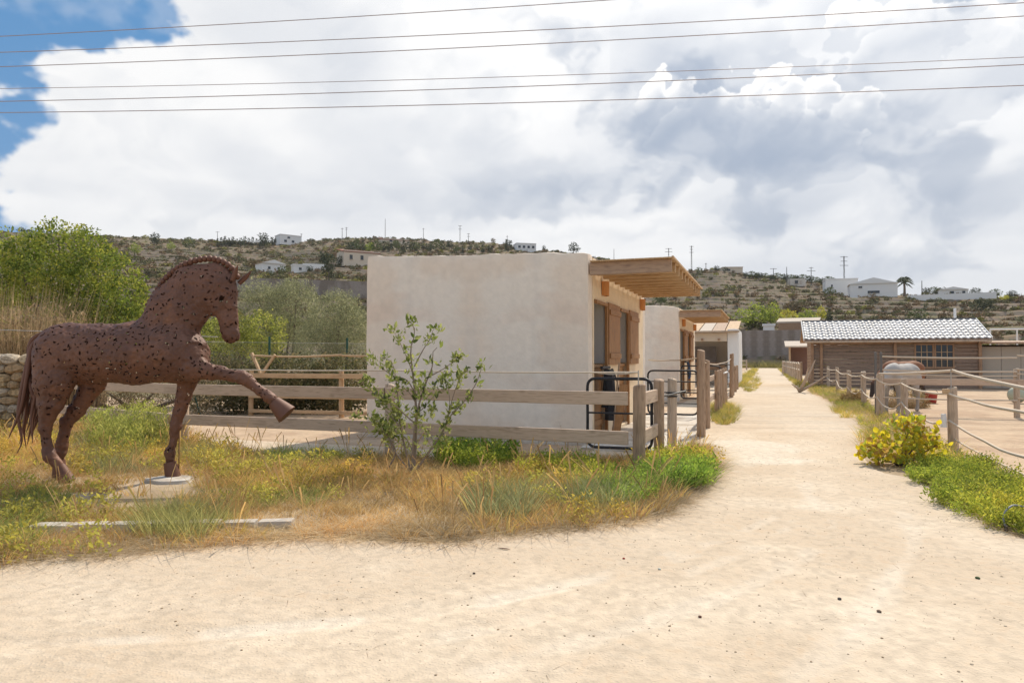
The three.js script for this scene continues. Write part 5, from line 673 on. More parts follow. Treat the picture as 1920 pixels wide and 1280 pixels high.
{ // loose grit, twigs and leaves on the sand
  const peb = new THREE.IcosahedronGeometry(0.008, 0), place = []; for (let i = 0; i < 9000; i++) { const x = lerp(-7, 5, Rg()), z = -2.6 - Rg() * 11; if (inPoly(VERGE_L, x, z) || inPoly(VERGE_R, x, z)) continue; place.push([x, landHeight(x, z) + 0.001, z, 0.28 + Math.pow(Rg(), 5) * 0.75, Rg() * 6, 0.6]); }
  scatter('grit', 'small loose stones lying on the sandy yard', 'grit', peb, new THREE.MeshStandardMaterial({ color: 0xffffff, roughness: 1 }), place, () => { const k = Rg(), c = mix3([0.56, 0.46, 0.34], [0.30, 0.21, 0.13], k); return col.setRGB(...c).clone(); });
  const tw = blades({ n: 4, h: 0.07, w: 0.004, spread: 3, bend: 0, colors: [[0.2, 0.13, 0.08]], seed: 9, radius: 0.05, seg: 1 }), tp = []; for (let i = 0; i < 260; i++) { const x = lerp(-6, 5, Rg()), z = -2.8 - Rg() * 8; if (!inPoly(VERGE_L, x, z)) tp.push([x, landHeight(x, z), z, 0.3 + 0.7 * Rg(), Rg() * 6, 0.12]); } scatter('twig_litter', 'tiny twigs scattered over the sandy yard', 'twigs', tw, M.straw, tp);
  const R = rng(3), sg = [0, 1].map((k) => { const g = new THREE.IcosahedronGeometry(0.02, 1), p = g.attributes.position; for (let i = 0; i < p.count; i++) { const q = 0.7 + 0.5 * n3(p.getX(i) * 60 + k * 7, p.getY(i) * 60, p.getZ(i) * 60); p.setXYZ(i, p.getX(i) * q * 1.2, p.getY(i) * q * 0.7, p.getZ(i) * q); } g.computeVertexNormals(); return g; });
  [[945, 1031, 'flat brown twig lying near the verge rim', [0.14, 0.08, 0.05], 1.3, 'twig'], [1170, 1048, 'small red fruit lying on the sand', [0.35, 0.05, 0.03], 0.7, 'fruit'], [1237, 1068, 'white speckled pebble on the sand', [0.5, 0.5, 0.42], 0.8, 'pebble'], [1575, 1126, 'dark grey pebble on the sandy track', [0.1, 0.085, 0.07], 0.85, 'pebble'], [1649, 1147, 'brown pebble on the sandy track', [0.16, 0.11, 0.07], 0.9, 'pebble'], [1313, 1157, 'rust brown pebble near the track bend', [0.15, 0.06, 0.035], 0.75, 'pebble'], [1834, 1084, 'green leaf curled on the sand', [0.06, 0.09, 0.03], 1.0, 'leaf'], [889, 1077, 'small dark pebble near the yard middle', [0.11, 0.08, 0.06], 0.7, 'pebble']].forEach(([u, v, label, c, s, cat], i) => { const p = G(u, v), t = tag(part(scene, numbered(cat === 'pebble' ? 'pebble' : 'fallen_' + cat), sg[i % 2], new THREE.MeshStandardMaterial({ color: new THREE.Color(...c), roughness: 0.9 }), [p.x, landHeight(p.x, p.z) + 0.006 * s, p.z]), label, cat); t.scale.set(i === 0 ? 2.2 : s * 0.62, i === 0 ? 0.3 : s * 0.62, i === 0 ? 0.4 : s * 0.62); });
}
{ const p = G(1890, 995), t = thing('hose_loop', 'grey hose end looping out of the paddock weeds', 'hose', p, YAW), s = p.dot(FWD) / F; part(t, 'hose', tube([[1888, 993], [1886, 975], [1896, 960], [1912, 953], [1935, 956]].map(([u, v], i) => V((u - 1890) * s, (997 - v) * s, -0.02 * i)), 0.008, 24, 8), new THREE.MeshStandardMaterial({ color: new THREE.Color(0.22, 0.23, 0.25), roughness: 0.5 })); part(t, 'nozzle', new THREE.CylinderGeometry(0.014, 0.016, 0.04, 10), M.black, [-0.011, 0.02, 0]); }

// ------------------------------------------------------------------ on the hills
const scale = (p) => p.dot(FWD) / F;      // metres per pixel at a place
{ // scrub that reads as one mass
  const R = rng(51), mk = (seed, colors, tall) => leafCloud({ lobes: [[0, 0.4 * tall, 0, 0.5, 0.45 * tall, 0.5], [0.3, 0.25, 0.1, 0.4, 0.3, 0.4], [-0.3, 0.28, -0.1, 0.4, 0.32, 0.4]], n: 120, size: 0.24, colors, seed, perTwig: 5, twig: 0.14, long: 1.4, shell: 0.5, floor: 0 });
  const kinds = [[mk(1, [[0.19, 0.18, 0.085], [0.24, 0.215, 0.11], [0.15, 0.148, 0.068]], 0.8), 5200, 'grey green scrub'], [mk(2, [[0.31, 0.22, 0.13], [0.36, 0.265, 0.155], [0.24, 0.175, 0.10]], 0.6), 5200, 'brown dry scrub'], [mk(3, [[0.28, 0.27, 0.075], [0.35, 0.32, 0.09]], 0.9), 1500, 'yellow green scrub']];
  for (const [geo, n, what] of kinds) { const pl = []; while (pl.length < n) { const az = lerp(-0.66, 0.66, R()), r = 62 + 400 * Math.pow(R(), 1.1), y = hillHeight(az, r); if (y < 0.8) continue; if (fbm2(az * 40, r * 0.03, 3) < 0.47 && R() < 0.7) continue; const p = azr(az, r, y); pl.push([p.x, y - 0.1, p.z, 0.5 + 1.4 * Math.pow(R(), 2) + r * 0.0016, R() * 6.28, 0.6 + 0.5 * R()]); } scatter('hillside_scrub', what + ' spread over the terraced hillsides', 'scrub', geo, M.far, pl, () => { const k = 0.75 + 0.5 * R(); return col.setRGB(k, k, k).clone(); }); }
}
// prototypes one unit high, then one copy for each tree
const protoTree = (seed, colors, lobes, n = 700, size = 0.075) => [leafCloud({ lobes, n, size, colors, seed, perTwig: 7, twig: 0.06, long: 1.5, shell: 0.45 }), taperTube([V(0, -0.05, 0), V(0.01, 0.25, 0), V(0, 0.6, 0)], [0.03, 0.022, 0.01], 6, 6)];
const DK = [[0.085, 0.10, 0.052], [0.11, 0.125, 0.065], [0.065, 0.078, 0.042]], MD = [[0.15, 0.18, 0.07], [0.19, 0.215, 0.085], [0.12, 0.145, 0.055]], BR = [[0.30, 0.36, 0.06], [0.38, 0.42, 0.08], [0.22, 0.28, 0.05]], YL = [[0.52, 0.50, 0.06], [0.44, 0.45, 0.07], [0.58, 0.50, 0.07]], BN = [[0.22, 0.16, 0.09], [0.27, 0.19, 0.09], [0.17, 0.13, 0.07]];
const roundL = [[0, 0.62, 0, 0.36, 0.34, 0.36], [0.22, 0.48, 0.05, 0.28, 0.26, 0.28], [-0.24, 0.5, -0.05, 0.28, 0.26, 0.28], [0, 0.32, 0, 0.32, 0.22, 0.3]], tallL = [[0, 0.55, 0, 0.13, 0.44, 0.13], [0.02, 0.3, 0, 0.17, 0.28, 0.17]], pineL = [[0, 0.78, 0, 0.3, 0.18, 0.3], [0.15, 0.62, 0, 0.26, 0.2, 0.26], [-0.18, 0.58, 0, 0.26, 0.2, 0.26], [0, 0.4, 0, 0.3, 0.24, 0.3], [0.03, 0.2, 0, .3, .18, .3]];
const kinds = { round: protoTree(1, MD, roundL), dark: protoTree(2, DK, roundL), bright: protoTree(3, BR, roundL, 1100, 0.06), yellow: protoTree(4, YL, roundL, 1100, 0.06), brown: protoTree(5, BN, roundL, 900, 0.06), cypress: protoTree(6, DK, tallL, 500, 0.06), pine: protoTree(7, DK, pineL, 900, 0.065) };
function hillTree(kind, u, vBase, vTop, wide, label, group, name = 'hill_tree', p = onHill(u, vBase)) {
  const h = Math.max(1, (vBase - vTop) * scale(p)), t = thing(name, label, 'tree', [p.x, p.y - 0.15, p.z], u * 1.7, group), [crown, trunk] = kinds[kind]; part(t, 'crown', crown, kind === 'bright' || kind === 'yellow' ? M.leaf : M.far); part(t, 'trunk', trunk, M.bark); t.scale.set(h * wide, h, h * wide); return t;
}
const cyp = 'cypress row on the left ridge'; for (let i = 0; i < 15; i++) hillTree('cypress', 406 + i * 7.2, 462 - i * 0.15, 446 - (i * 7 % 5), 1.5, 'dark cypress standing in the row on the left ridge', cyp, 'cypress');
[['dark', 286, 460, 434, 1, 'dark round tree standing up from the left ridge'], ['round', 352, 468, 443, 1.1, 'broad green tree left of the cypress row'], ['bright', 318, 470, 452, 1, 'light green tree between two dark ridge trees'], ['dark', 318, 452, 444, 1.3, 'small dark tree on the skyline above the light green one'], ['bright', 250, 478, 452, .9, 'lone light green tree below the left ridge'], ['pine', 491, 466, 436, 1, 'tall pine at the right end of the cypress row'], ['dark', 512, 458, 444, 1, 'dark tree beside the white ridge house'], ['dark', 36, 436, 424, 1.4, 'tiny tree on the far left skyline'], ['pine', 615, 528, 474, 0.75, 'tall dark conifer standing before the pale walled houses'], ['dark', 606, 500, 472, 1.1, 'dark bushy tree behind the tall conifer'], ['dark', 640, 500, 478, 1.3, 'dark tree beside the red roofed house'],
  ['round', 505, 518, 506, 2, 'low round shrub left of the white gabled house'], ['round', 530, 516, 497, 1.6, 'green rounded tree in front of the white gabled house'], ['dark', 580, 512, 499, 1.4, 'round dark tree before the long low wall'], ['brown', 475, 504, 484, 1.8, 'ochre autumn tree left of the white gabled house'], ['bright', 692, 474, 452, 1, 'light green tree behind the red roofed house'],
  ['pine', 952, 470, 448, 1.1, 'green pine standing alone on the ridge above the stable'], ['dark', 1020, 470, 458, 0.7, 'slim dark tree right of the far balcony house'], ['dark', 1076, 474, 451, 1.1, 'dark tree rising behind the stable parapet corner'], ['brown', 925, 456, 444, 1.1, 'bare brown tree at the end of the ridge'],
  ['round', 1240, 575, 548, 1.3, 'olive green tree beyond the second stable'], ['bright', 1412, 615, 566, 1.4, 'yellow green tree left of the dark green one behind the block wall'], ['bright', 1446, 616, 565, 0.95, 'tall deep green tree behind the block wall'], ['yellow', 1478, 615, 577, 1.2, 'bright yellow green tree behind the block wall'], ['bright', 1515, 612, 580, 1.3, 'wide green tree beside the pale roofed house'], ['yellow', 1541, 606, 573, 0.6, 'slim orange yellow tree behind the cabin roof'], ['brown', 1490, 590, 562, 1.6, 'brown thicket above the green trees'], ['cypress', 1556, 606, 580, 1.2, 'short cypress behind the cabin roof'], ['round', 1720, 606, 578, 1.6, 'rounded dark green bush rising behind the cabin ridge'], ['dark', 1846, 584, 558, 1.7, 'wide dark bush on the right terraces'],
  ['dark', 1598, 530, 513, 1.6, 'dark tree behind the white finca'], ['dark', 1663, 540, 524, 1.2, 'dark tree at the right end of the white finca'], ['round', 1558, 555, 537, 1.3, 'green tree before the white finca'], ['round', 1617, 556, 533, 0.8, 'tall green tree before the finca gable'], ['brown', 1637, 566, 546, 1, 'grey brown bare tree below the finca'], ['round', 1755, 550, 532, 1.5, 'green tree left of the white bungalow'], ['dark', 1738, 551, 534, 1.1, 'dark tree right of the palm'], ['dark', 1770, 545, 528, 1.6, 'dark tree behind the white bungalow'], ['dark', 1830, 552, 534, 1.6, 'dark tree right of the white bungalow'], ['round', 1868, 554, 536, 1.5, 'olive tree on the far right ridge'], ['dark', 1900, 556, 540, 1.5, 'dark tree at the far right ridge end'], ['yellow', 1886, 564, 553, 2, 'small yellow tree on the right terrace'], ['round', 1493, 525, 513, 1.5, 'rounded olive green tree beside the stone ruin'], ['dark', 1345, 510, 498, 1.2, 'dark tree left of the flat roofed building'], ['dark', 1362, 510, 499, 1.1, 'dark bush below the flat roofed building'], ['round', 1312, 514, 500, 1.2, 'small green tree below the lattice pylon']].forEach(([k, u, b, t, w, l]) => hillTree(k, u, b, t, w, l, undefined));
for (let i = 0; i < 22; i++) hillTree(['dark', 'round', 'cypress'][i % 3], 655 + i * 12.5, 474 - (i % 4) * 2, 453 - (i * 5 % 6) + (i > 15 ? 8 : 0), i % 3 === 2 ? 1.3 : 1.1, ['dark round tree', 'olive green tree', 'slim cypress'][i % 3] + ' in the row above the stable parapet', 'tree row above the stable parapet');
for (let i = 0; i < 14; i++) hillTree(['dark', 'round'][i % 2], 1400 + i * 12, 522 + i * 0.9, 510 + i * 0.8 - (i * 3 % 4), 1.5, ['dark', 'olive green'][i % 2] + ' shrub on the crest of the right hill', 'shrubs on the right hill crest');
{ // palm by the finca
  const p = onHill(1698, 556), s = scale(p), t = thing('palm_tree', 'palm tree with drooping fronds right of the white finca', 'palm', p), h = 36 * s; part(t, 'trunk', taperTube([V(0, -0.2, 0), V(0.05, h * 0.4, 0), V(0, h * 0.72, 0)], [0.5, 0.38, 0.34], 8, 8), M.bark); const R = rng(4);
  for (let i = 0; i < 30; i++) { const a = R() * 6.28, e = -0.5 + R() * 1.7, L = h * 0.42, c = V(Math.cos(a) * Math.cos(e) * L, h * 0.72 + Math.sin(e) * L * 0.9, Math.sin(a) * Math.cos(e) * L), b = V(c.x * 1.15, c.y - L * 0.28, c.z * 1.15), m = V(c.x * 0.55, h * 0.72 + (c.y - h * 0.72) * 0.8 + L * 0.12, c.z * 0.55), g = taperTube([V(0, h * 0.72, 0), m, b], [0.04, 0.26, 0.03], 8, 4); part(t, 'frond', g, new THREE.MeshStandardMaterial({ color: new THREE.Color(0.085, 0.10, 0.045), roughness: 0.8 })); }
}
// houses: walls, roofs, windows
function house(name, label, u0, u1, vb, vt, { mat = M.white, roof = 'flat', roofMat = M.roofPale, wins = [], turn = 0.25, deep = 0.7, base } = {}) {
  const p = base ?? onHill((u0 + u1) / 2, vb), s = scale(p), w = (u1 - u0) * s, h = (vb - vt) * s, d = w * deep, t = thing(name, label, name === 'garden_wall' ? 'wall' : 'house', [p.x, p.y - 0.3, p.z], YAW - azOf((u0 + u1) / 2) + turn), H = roof === 'gable' ? h * 0.68 : h;
  part(t, 'wall', metricUVnear(new THREE.BoxGeometry(w, H + 0.3, d)), mat, [0, (H + 0.3) / 2, -d / 2]);
  if (roof === 'gable') { const g = new THREE.ExtrudeGeometry(new THREE.Shape([new THREE.Vector2(-w / 2 - 0.3, 0), new THREE.Vector2(w / 2 + 0.3, 0), new THREE.Vector2(0, h - H)]), { depth: d + 0.5, bevelEnabled: false }); part(t, 'roof', g, roofMat, [0, H + 0.302, -d - 0.25]); part(t, 'gable', new THREE.ExtrudeGeometry(new THREE.Shape([new THREE.Vector2(-w / 2, 0), new THREE.Vector2(w / 2, 0), new THREE.Vector2(0, (h - H) * 0.85)]), { depth: 0.1, bevelEnabled: false }), mat, [0, H + 0.301, 0.256]); }
  else if (roof === 'slope') part(t, 'roof', new THREE.BoxGeometry(w + 0.6, 0.25, d * 1.06), roofMat, [0, H + 0.7, -d / 2], [0.2, 0, 0]); else if (roof === 'flat') part(t, 'parapet', new THREE.BoxGeometry(w + 0.3, 0.35, d + 0.3), mat, [0, H + 0.48, -d / 2]);
  for (const [fx, fy, fw, fh] of wins) { const o = part(t, 'window', new THREE.BoxGeometry(w * fw, H * fh, 0.12), M.glass, [w * (fx - 0.5), 0.3 + H * fy, 0.01]); part(o, 'sill', new THREE.BoxGeometry(w * fw * 1.15, 0.12, 0.25), mat, [0, -H * fh / 2 - 0.07, 0.06]); }
  return t;
}
house('white_house', 'white gabled house among shrubs on the left slope', 489, 535, 512, 487, { roof: 'gable', wins: [[0.3, 0.5, 0.1, 0.3], [0.7, 0.5, 0.1, 0.3]], turn: 0.4 });
house('white_hut', 'small white cube house right of the gabled house', 549, 574, 511, 499, { wins: [[0.5, 0.5, 0.2, 0.4]] });
house('garden_wall', 'long low white garden wall left of the tall conifer', 567, 610, 505, 494, { roof: 'none', deep: 0.1, turn: 0.1 });
house('cream_house', 'cream house with red tiled roof beside the stable parapet', 643, 712, 500, 472, { mat: M.cream, roof: 'slope', roofMat: M.roofRed, wins: [[0.2, 0.55, 0.08, 0.3], [0.5, 0.55, 0.08, 0.3]], turn: 0.3 });
house('ridge_house', 'white two storey house on the left ridge', 523, 564, 459, 442, { wins: [[0.25, 0.35, 0.12, 0.25], [0.6, 0.35, 0.12, 0.25], [0.4, 0.75, 0.12, 0.2]], turn: 0.35 });
house('hilltop_villa', 'low cream villa with terrace on the ridge by the tall mast', 716, 768, 456, 447, { mat: M.cream, roof: 'slope', roofMat: M.roofRed, wins: [[0.3, 0.5, 0.1, 0.4]] });
house('balcony_house', 'far white house with dark openings right of the lone pine', 968, 1006, 471, 456, { wins: [[0.15, 0.6, 0.12, 0.3], [0.38, 0.6, 0.12, 0.3], [0.62, 0.6, 0.12, 0.3], [0.85, 0.6, 0.12, 0.3]] });
house('flat_roofed_building', 'flat roofed tan building on the right hilltop', 1357, 1394, 510, 501, { mat: M.cream, wins: [[0.3, 0.5, 0.15, 0.4]] });
house('stone_ruin', 'roofless pinkish stone ruin left of the finca', 1484, 1512, 536, 523, { mat: M.concrete, roof: 'none', wins: [[0.4, 0.5, 0.2, 0.5]] });
house('finca', 'white flat roofed wing of the finca on the right slope', 1552, 1608, 554, 525, { wins: [[0.2, 0.6, 0.05, 0.16], [0.75, 0.4, 0.07, 0.25]], turn: 0.15 });
house('finca_gable', 'white gabled main house of the finca with chimney', 1600, 1680, 556, 520, { roof: 'gable', roofMat: M.white, wins: [[0.22, 0.75, 0.08, 0.14], [0.5, 0.35, 0.25, 0.2]], turn: 0.1 });
house('bungalow', 'white bungalow with pale roof on the right slope', 1766, 1814, 555, 538, { roof: 'gable', roofMat: M.roofPale, wins: [[0.45, 0.5, 0.14, 0.5], [0.85, 0.5, 0.1, 0.5]], turn: 0.2 });
house('garden_wall', 'long white terrace wall before the bungalow', 1714, 1856, 561, 551, { roof: 'none', deep: 0.04, turn: 0.02 });
house('pale_roofed_house', 'pale roofed outbuilding behind the block wall', 1462, 1530, 622, 606, { mat: M.cabinTrim, roof: 'slope', roofMat: M.roofPale, base: PZ(1496, 620, -122), turn: -0.1, deep: 0.6 });
house('white_box_hut', 'small white box hut on top of the block wall', 1432, 1452, 620, 611, { base: PZ(1442, 620, -118), turn: 0 });
house('long_bank_wall', 'long brown terrace wall behind the olive trees', 440, 720, 560, 532, { mat: M.block, roof: 'none', deep: 0.02, turn: 0.0, base: onHill(580, 552) });
// poles, masts and pylons on the skyline
function pole(u, vb, vt, arms, label, lattice) {
  const p = onHill(u, vb), s = scale(p), h = (vb - vt) * s, t = thing(lattice ? 'pylon' : 'utility_pole', label, lattice ? 'pylon' : 'pole', [p.x, p.y - 0.3, p.z], YAW); const r = Math.max(0.18, s * 0.6);
  if (lattice) { const b = r * 2.6; for (const [x, z] of [[-1, -1], [1, -1], [-1, 1], [1, 1]]) between(part(t, 'leg', new THREE.CylinderGeometry(r * 0.22, r * 0.3, h, 5).rotateZ(Math.PI / 2), M.iron), V(x * b * 0.5, 0, z * b * 0.5), V(x * b * 0.25, h, z * b * 0.25)); for (let i = 0; i < 9; i++) { const y = h * i / 9, k = lerp(0.5, 0.25, i / 9) * b; for (const z of [-k, k]) between(part(t, 'brace', new THREE.CylinderGeometry(r * 0.16, r * 0.16, Math.hypot(2 * k, h / 9), 4).rotateZ(Math.PI / 2), M.iron), V((i % 2 ? 1 : -1) * k, y, z), V((i % 2 ? -1 : 1) * k, y + h / 9, z)); } }
  else part(t, 'mast', new THREE.CylinderGeometry(r * 0.6, r, h, 6), M.iron, [0, h / 2, 0]);
  arms.forEach(([f, w]) => part(t, 'cross_arm', new THREE.BoxGeometry(w * s, r * 0.9, r * 0.7), M.iron, [0, h * f, 0])); return t;
}
[[405, 452, 433, [[0.95, 7]], 'short pole standing left of the cypress row'], [563, 450, 433, [[0.9, 5]], 'pole beside the white ridge house'], [640, 448, 425, [[0.9, 5]], 'left pole of the ridge pair'], [648, 448, 424, [[0.92, 5], [0.8, 4]], 'right pole of the ridge pair'], [721, 448, 408, [], 'tall slim mast on the ridge'], [793, 450, 425, [[0.92, 4]], 'slim pole right of the tall mast'], [862, 455, 421, [[0.8, 6], [0.98, 7]], 'lattice pylon with forked head on the ridge', true], [878, 456, 436, [[0.95, 6], [0.7, 6]], 'short pole beside the forked pylon'], [951, 458, 438, [[0.85, 4]], 'pole behind the lone pine'], [1152, 488, 465, [], 'thin pole above the stable canopy'], [1255, 500, 457, [[0.98, 12], [0.84, 14]], 'two armed pylon above the stable canopy end', true], [1298, 508, 460, [[0.97, 8], [0.86, 6], [0.74, 8]], 'dark lattice pylon right of the canopy', true], [1325, 508, 493, [[0.9, 4]], 'small pole on the right hill crest'], [1452, 522, 501, [[0.95, 13]], 'flat topped pole on the right hill'], [1477, 534, 499, [], 'thin pole beside the stone ruin'], [1523, 532, 499, [[0.95, 8], [0.78, 16]], 'pole with long cross arm left of the finca'], [1585, 536, 474, [[0.98, 14], [0.85, 12], [0.72, 16]], 'large lattice pylon behind the finca', true], [1731, 548, 518, [], 'thin pole right of the palm'], [1828, 612, 577, [], 'white flue like pole behind the cabin']].slice(0, 18).forEach((a) => pole(...a));
{ // swing frame beyond the shed
  const z = -52, t = thing('pipe_frame', 'white pipe frame standing behind the shed', 'frame'), a = PZ(1858, 660, z), b = PZ(1960, 660, z), h = PZ(1858, 617, z).y; for (const x of [a.x, (a.x + b.x) / 2, b.x]) part(t, 'upright', new THREE.CylinderGeometry(0.05, 0.05, h, 8), M.white, [x, h / 2, z]); part(t, 'top_pipe', new THREE.CylinderGeometry(0.05, 0.05, b.x - a.x, 8).rotateZ(Math.PI / 2), M.white, [(a.x + b.x) / 2, h - 0.02, z]);
}
{ const R = rng(88), pl = []; for (let i = 0; i < 420; i++) pl.push([lerp(-6, 9, R()), 0, -106 - R() * 5, 2.2 + R() * 2, R() * 6, 1.5]); scatter('wall_foot_scrub', 'dry brush growing along the foot of the block wall', 'scrub', greyTuft, M.straw, pl, () => { const k = 0.7 + 0.5 * R(); return col.setRGB(k * 1.05, k * 0.92, k * 0.7).clone(); }); }

// ------------------------------------------------------------------ horses and things in the paddock
function horse(name, label, pos, turn, coat, darkLegs, headDown, S = 1) {
  const t = thing(name, label, 'horse', pos, turn), B = (x0, y0, z0, r0, x1, y1, z1, r1, zs = 1) => [x0, y0, z0, r0, x1, y1, z1, r1, zs], b = [];   // facing +x
  b.push(B(-0.5, 1.06, 0, 0.25, -0.15, 1.02, 0, 0.25, 0.95), B(-0.15, 1.02, 0, 0.25, 0.35, 1.04, 0, 0.26, 0.9), B(-0.6, 1.05, 0.06, 0.2, -0.62, 0.9, 0.1, 0.16), B(-0.6, 1.05, -0.06, 0.2, -0.62, 0.9, -0.1, 0.16), B(0.25, 1.2, 0, 0.12, 0.4, 1.15, 0, 0.14, 0.8));
  const hx = headDown ? [[0.5, 1.05], [0.85, 0.78], [1.0, 0.62], [1.12, 0.26]] : [[0.45, 1.15], [0.8, 1.5], [0.9, 1.58], [1.25, 1.35]];
  b.push(B(...hx[0], 0, 0.2, ...hx[1], 0, 0.13, 0.6), B(...hx[1], 0, 0.13, ...hx[2], 0, 0.11, 0.7), B(...hx[2], 0, 0.11, ...hx[3], 0, 0.062, 0.75));
  for (const z of [0.13, -0.13]) { const k = z > 0 ? 0.05 : -0.04; b.push(B(0.38, 0.92, z, 0.12, 0.38 + k, 0.62, z, 0.07), B(0.38 + k, 0.62, z, 0.068, 0.38 + k, 0.42, z, 0.05), B(0.38 + k, 0.42, z, 0.048, 0.38 + k, 0.12, z, 0.034), B(0.38 + k, 0.12, z, 0.04, 0.41 + k, 0.04, z, 0.05)); b.push(B(-0.62, 0.9, z, 0.15, -0.55 + k, 0.66, z, 0.09), B(-0.55 + k, 0.66, z, 0.085, -0.7 + k, 0.46, z, 0.055), B(-0.7 + k, 0.46, z, 0.052, -0.68 + k, 0.14, z, 0.036), B(-0.68 + k, 0.14, z, 0.042, -0.64 + k, 0.04, z, 0.052)); }
  const g = meshBones(b, 0.022, 0.09), p = g.attributes.position, c = new Float32Array(p.count * 3); for (let i = 0; i < p.count; i++) { const y = p.getY(i), w = fbm3(p.getX(i) * 4, y * 4, p.getZ(i) * 4, 3), k = sstep(0.7, 0.5, y + (w - 0.5) * 0.5); c.set(mix3(coat.map((v) => v * (0.85 + 0.3 * w)), darkLegs, k), i * 3); } g.setAttribute('color', new THREE.BufferAttribute(c, 3));
  part(t, 'body', g, new THREE.MeshStandardMaterial({ vertexColors: true, roughness: 0.8 })); const hair = new THREE.MeshStandardMaterial({ color: new THREE.Color(...darkLegs), roughness: 0.9 });
  for (let i = 0; i < 5; i++) part(t, 'tail', taperTube([V(-0.78, 1.12, (i - 2) * 0.01), V(-0.88, 0.95, (i - 2) * 0.025), V(-0.86, 0.5 - i * 0.03, (i - 2) * 0.03)], [0.02, 0.035, 0.006], 10, 5), hair);
  const a = V(...hx[0], 0), q = V(...hx[2], 0); for (let i = 0; i < 9; i++) { const s = a.clone().lerp(q, i / 8).add(V(-0.02, headDown ? 0.17 - i * 0.008 : 0.12, 0)); part(t, 'mane', taperTube([s, s.clone().add(V(-0.02, 0.0, 0.07)), s.clone().add(V(-0.03, -0.14, 0.11))], [0.03, 0.03, 0.005], 6, 5), hair); }
  for (const z of [0.06, -0.06]) part(t, 'ear', taperTube([V(hx[2][0] - 0.02, hx[2][1] + 0.08, z), V(hx[2][0] - 0.06, hx[2][1] + 0.15, z * 1.2), V(hx[2][0] - 0.05, hx[2][1] + 0.22, z * 1.2)], [0.03, 0.028, 0.004], 6, 6), t.children[0].material);
  t.scale.setScalar(S); return t;
}
{ const p = G(1688, 772); horse('grey_horse', 'pale grey horse grazing with lowered head behind the rope fence', [p.x, 0, p.z], YAW + Math.PI + 0.62, [0.40, 0.375, 0.35], [0.33, 0.30, 0.27], true, 0.94); }
{ const p = G(1702, 762); horse('bay_horse', 'bay horse standing behind the grey one', [p.x + 0.05, 0, p.z - 1.3], YAW + Math.PI + 0.3, [0.25, 0.105, 0.05], [0.05, 0.035, 0.03], true, 0.98); }
{ const hayM = new THREE.MeshPhysicalMaterial({ vertexColors: true, roughness: 1, side: THREE.DoubleSide }); [[1700, 764, 0.5, 'large loose hay heap beside the grey horse'], [1600, 756, 0.3, 'small hay heap by the rope fence post']].forEach(([u, v, r, label], i) => { const p = G(u, v), t = thing('hay_heap', label, 'hay', [p.x, 0, p.z]); const core = new THREE.SphereGeometry(r * 0.9, 16, 8, 0, 6.29, 0, 1.57); core.scale(1, 0.75, 0.8); part(t, 'core', core, M.tan); part(t, 'hay_stalks', leafCloud({ lobes: [[0, 0.05, 0, r * 1.1, r * 0.85, r * 0.9]], n: 2600, size: 0.16, colors: [[0.42, 0.30, 0.13], [0.36, 0.24, 0.09], [0.48, 0.35, 0.17]], seed: 70 + i, perTwig: 5, twig: 0.06, long: 14, shell: 0.25, up: 0, floor: 0.01 }), hayM).userData.kind = 'stuff'; }); }
function bucket(u, v, r, h, c, label, name = 'bucket') { const p = G(u, v), t = thing(name, label, 'bucket', [p.x, 0, p.z]), m = new THREE.MeshStandardMaterial({ color: new THREE.Color(...c), roughness: 0.5, side: THREE.DoubleSide }); part(t, 'tub', new THREE.LatheGeometry([[0, 0.01], [r * 0.8, 0.01], [r, h], [r + 0.015, h], [r + 0.015, h - 0.02]].map(([a, b]) => new THREE.Vector2(a, b)), 20), m); part(t, 'handle', new THREE.TorusGeometry(r, 0.008, 6, 16, Math.PI), M.iron, [0, h, 0]).rotation.x = 0.9; }
bucket(1745, 756, 0.2, 0.3, [0.40, 0.035, 0.03], 'red bucket on the ground by the cross fence'); bucket(1722, 760, 0.17, 0.32, [0.02, 0.14, 0.13], 'teal tub between hay heap and red bucket', 'tub');
{ const p = G(1908, 756), t = thing('pale_ball', 'pale green play ball lying in the paddock', 'ball', [p.x, 0.26, p.z]), m = new THREE.MeshStandardMaterial({ color: new THREE.Color(0.42, 0.45, 0.34), roughness: 0.6 }); part(t, 'ball', new THREE.SphereGeometry(0.25, 24, 16), m); part(t, 'seam', new THREE.TorusGeometry(0.25, 0.006, 6, 40), M.greyPost); }
// driftwood by the cabin corner
{ const p = G(1505, 736), t = thing('dead_branch', 'dry forked branch leaning by the cabin corner', 'branch', p); for (const [x, y, z] of [[0.5, 1.3, -0.2], [0.2, 1.0, 0.3], [0.9, 0.7, 0.1], [-0.4, 0.35, 0.3]]) part(t, 'limb', taperTube([V(-0.1, 0.05, 0), V(x * 0.5, y * 0.55, z), V(x, y, z * 1.4)], [0.07, 0.05, 0.02], 8, 6), M.greyPost); }
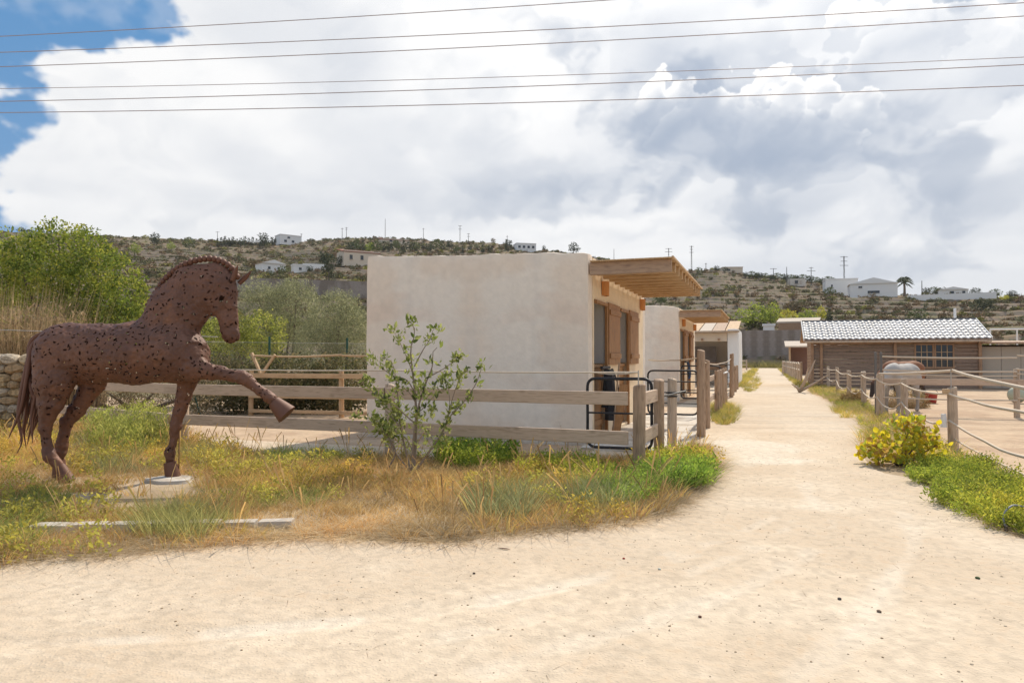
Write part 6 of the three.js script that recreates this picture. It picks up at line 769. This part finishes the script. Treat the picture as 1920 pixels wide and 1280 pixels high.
// tack hanging by the first stable door
{ const t = thing('hanging_tack', 'black rugs and straps hanging by the first stable door', 'tack', [FX + 0.03, 0, -11.55]), blk = new THREE.MeshStandardMaterial({ color: new THREE.Color(0.02, 0.02, 0.024), roughness: 0.85 });
  const cloth = (w, h, x, y, z, sd) => { const g = new THREE.BoxGeometry(0.09, h, w, 2, 10, 10), p = g.attributes.position; for (let i = 0; i < p.count; i++) { const yy = p.getY(i), zz = p.getZ(i); p.setX(i, p.getX(i) + 0.05 * Math.sin(zz * 26 + sd) * (0.5 - yy / h)); p.setZ(i, zz * (0.75 + 0.35 * (0.5 - yy / h))); } g.computeVertexNormals(); part(t, 'rug', g, blk, [x, y, z]); };
  cloth(0.42, 0.62, 0.1, 0.86, -0.02, 1); cloth(0.24, 0.75, 0.16, 0.72, 0.12, 4); part(t, 'rack', board(0.6, 0.05, 0.05, 0.01), M.black, [0.05, 1.2, 0], [0, Math.PI / 2, 0]);
  for (let i = 0; i < 4; i++) part(t, 'strap', tube([V(0.12, 1.18, -0.25 + i * 0.03), V(0.2, 0.9, -0.3), V(0.2, 0.6 - i * 0.05, -0.26), V(0.16, 0.85, -0.18 + i * 0.02)], 0.01, 18, 5), blk); part(t, 'broom_handle', new THREE.CylinderGeometry(0.014, 0.014, 1.3, 8), M.post, [0.26, 0.64, 0.2], [0.12, 0, -0.12]); part(t, 'board', board(0.95, 0.14, 0.02, 0.003), M.door, [0.3, 0.46, 0.12], [0, 0.3, 1.4]); }
{ const t = thing('grooming_rack', 'bundle of halters and reins on the second stable door', 'tack', [FX + 0.05, 0, -24.0]); for (let i = 0; i < 8; i++) part(t, 'rein', tube([V(0.1, 1.22, -0.3 + i * 0.09), V(0.16, 0.9, -0.28 + i * 0.08), V(0.14, 0.66 + (i % 3) * 0.08, -0.25 + i * 0.08), V(0.1, 1.0, -0.22 + i * 0.09)], 0.012, 14, 5), i % 3 ? M.black : new THREE.MeshStandardMaterial({ color: new THREE.Color(0.04, 0.09, 0.20), roughness: 0.7 })); part(t, 'rail', board(1.0, 0.05, 0.05, 0.01), M.black, [0.06, 1.24, 0], [0, Math.PI / 2, 0]); }

scene.fog = new THREE.FogExp2(new THREE.Color(0.86, 0.89, 0.94), 0.00012);     // light haze over the hills
scene.traverse((o) => { if (o.isMesh) { o.castShadow = true; o.receiveShadow = true; } });
renderer.render(scene, camera);
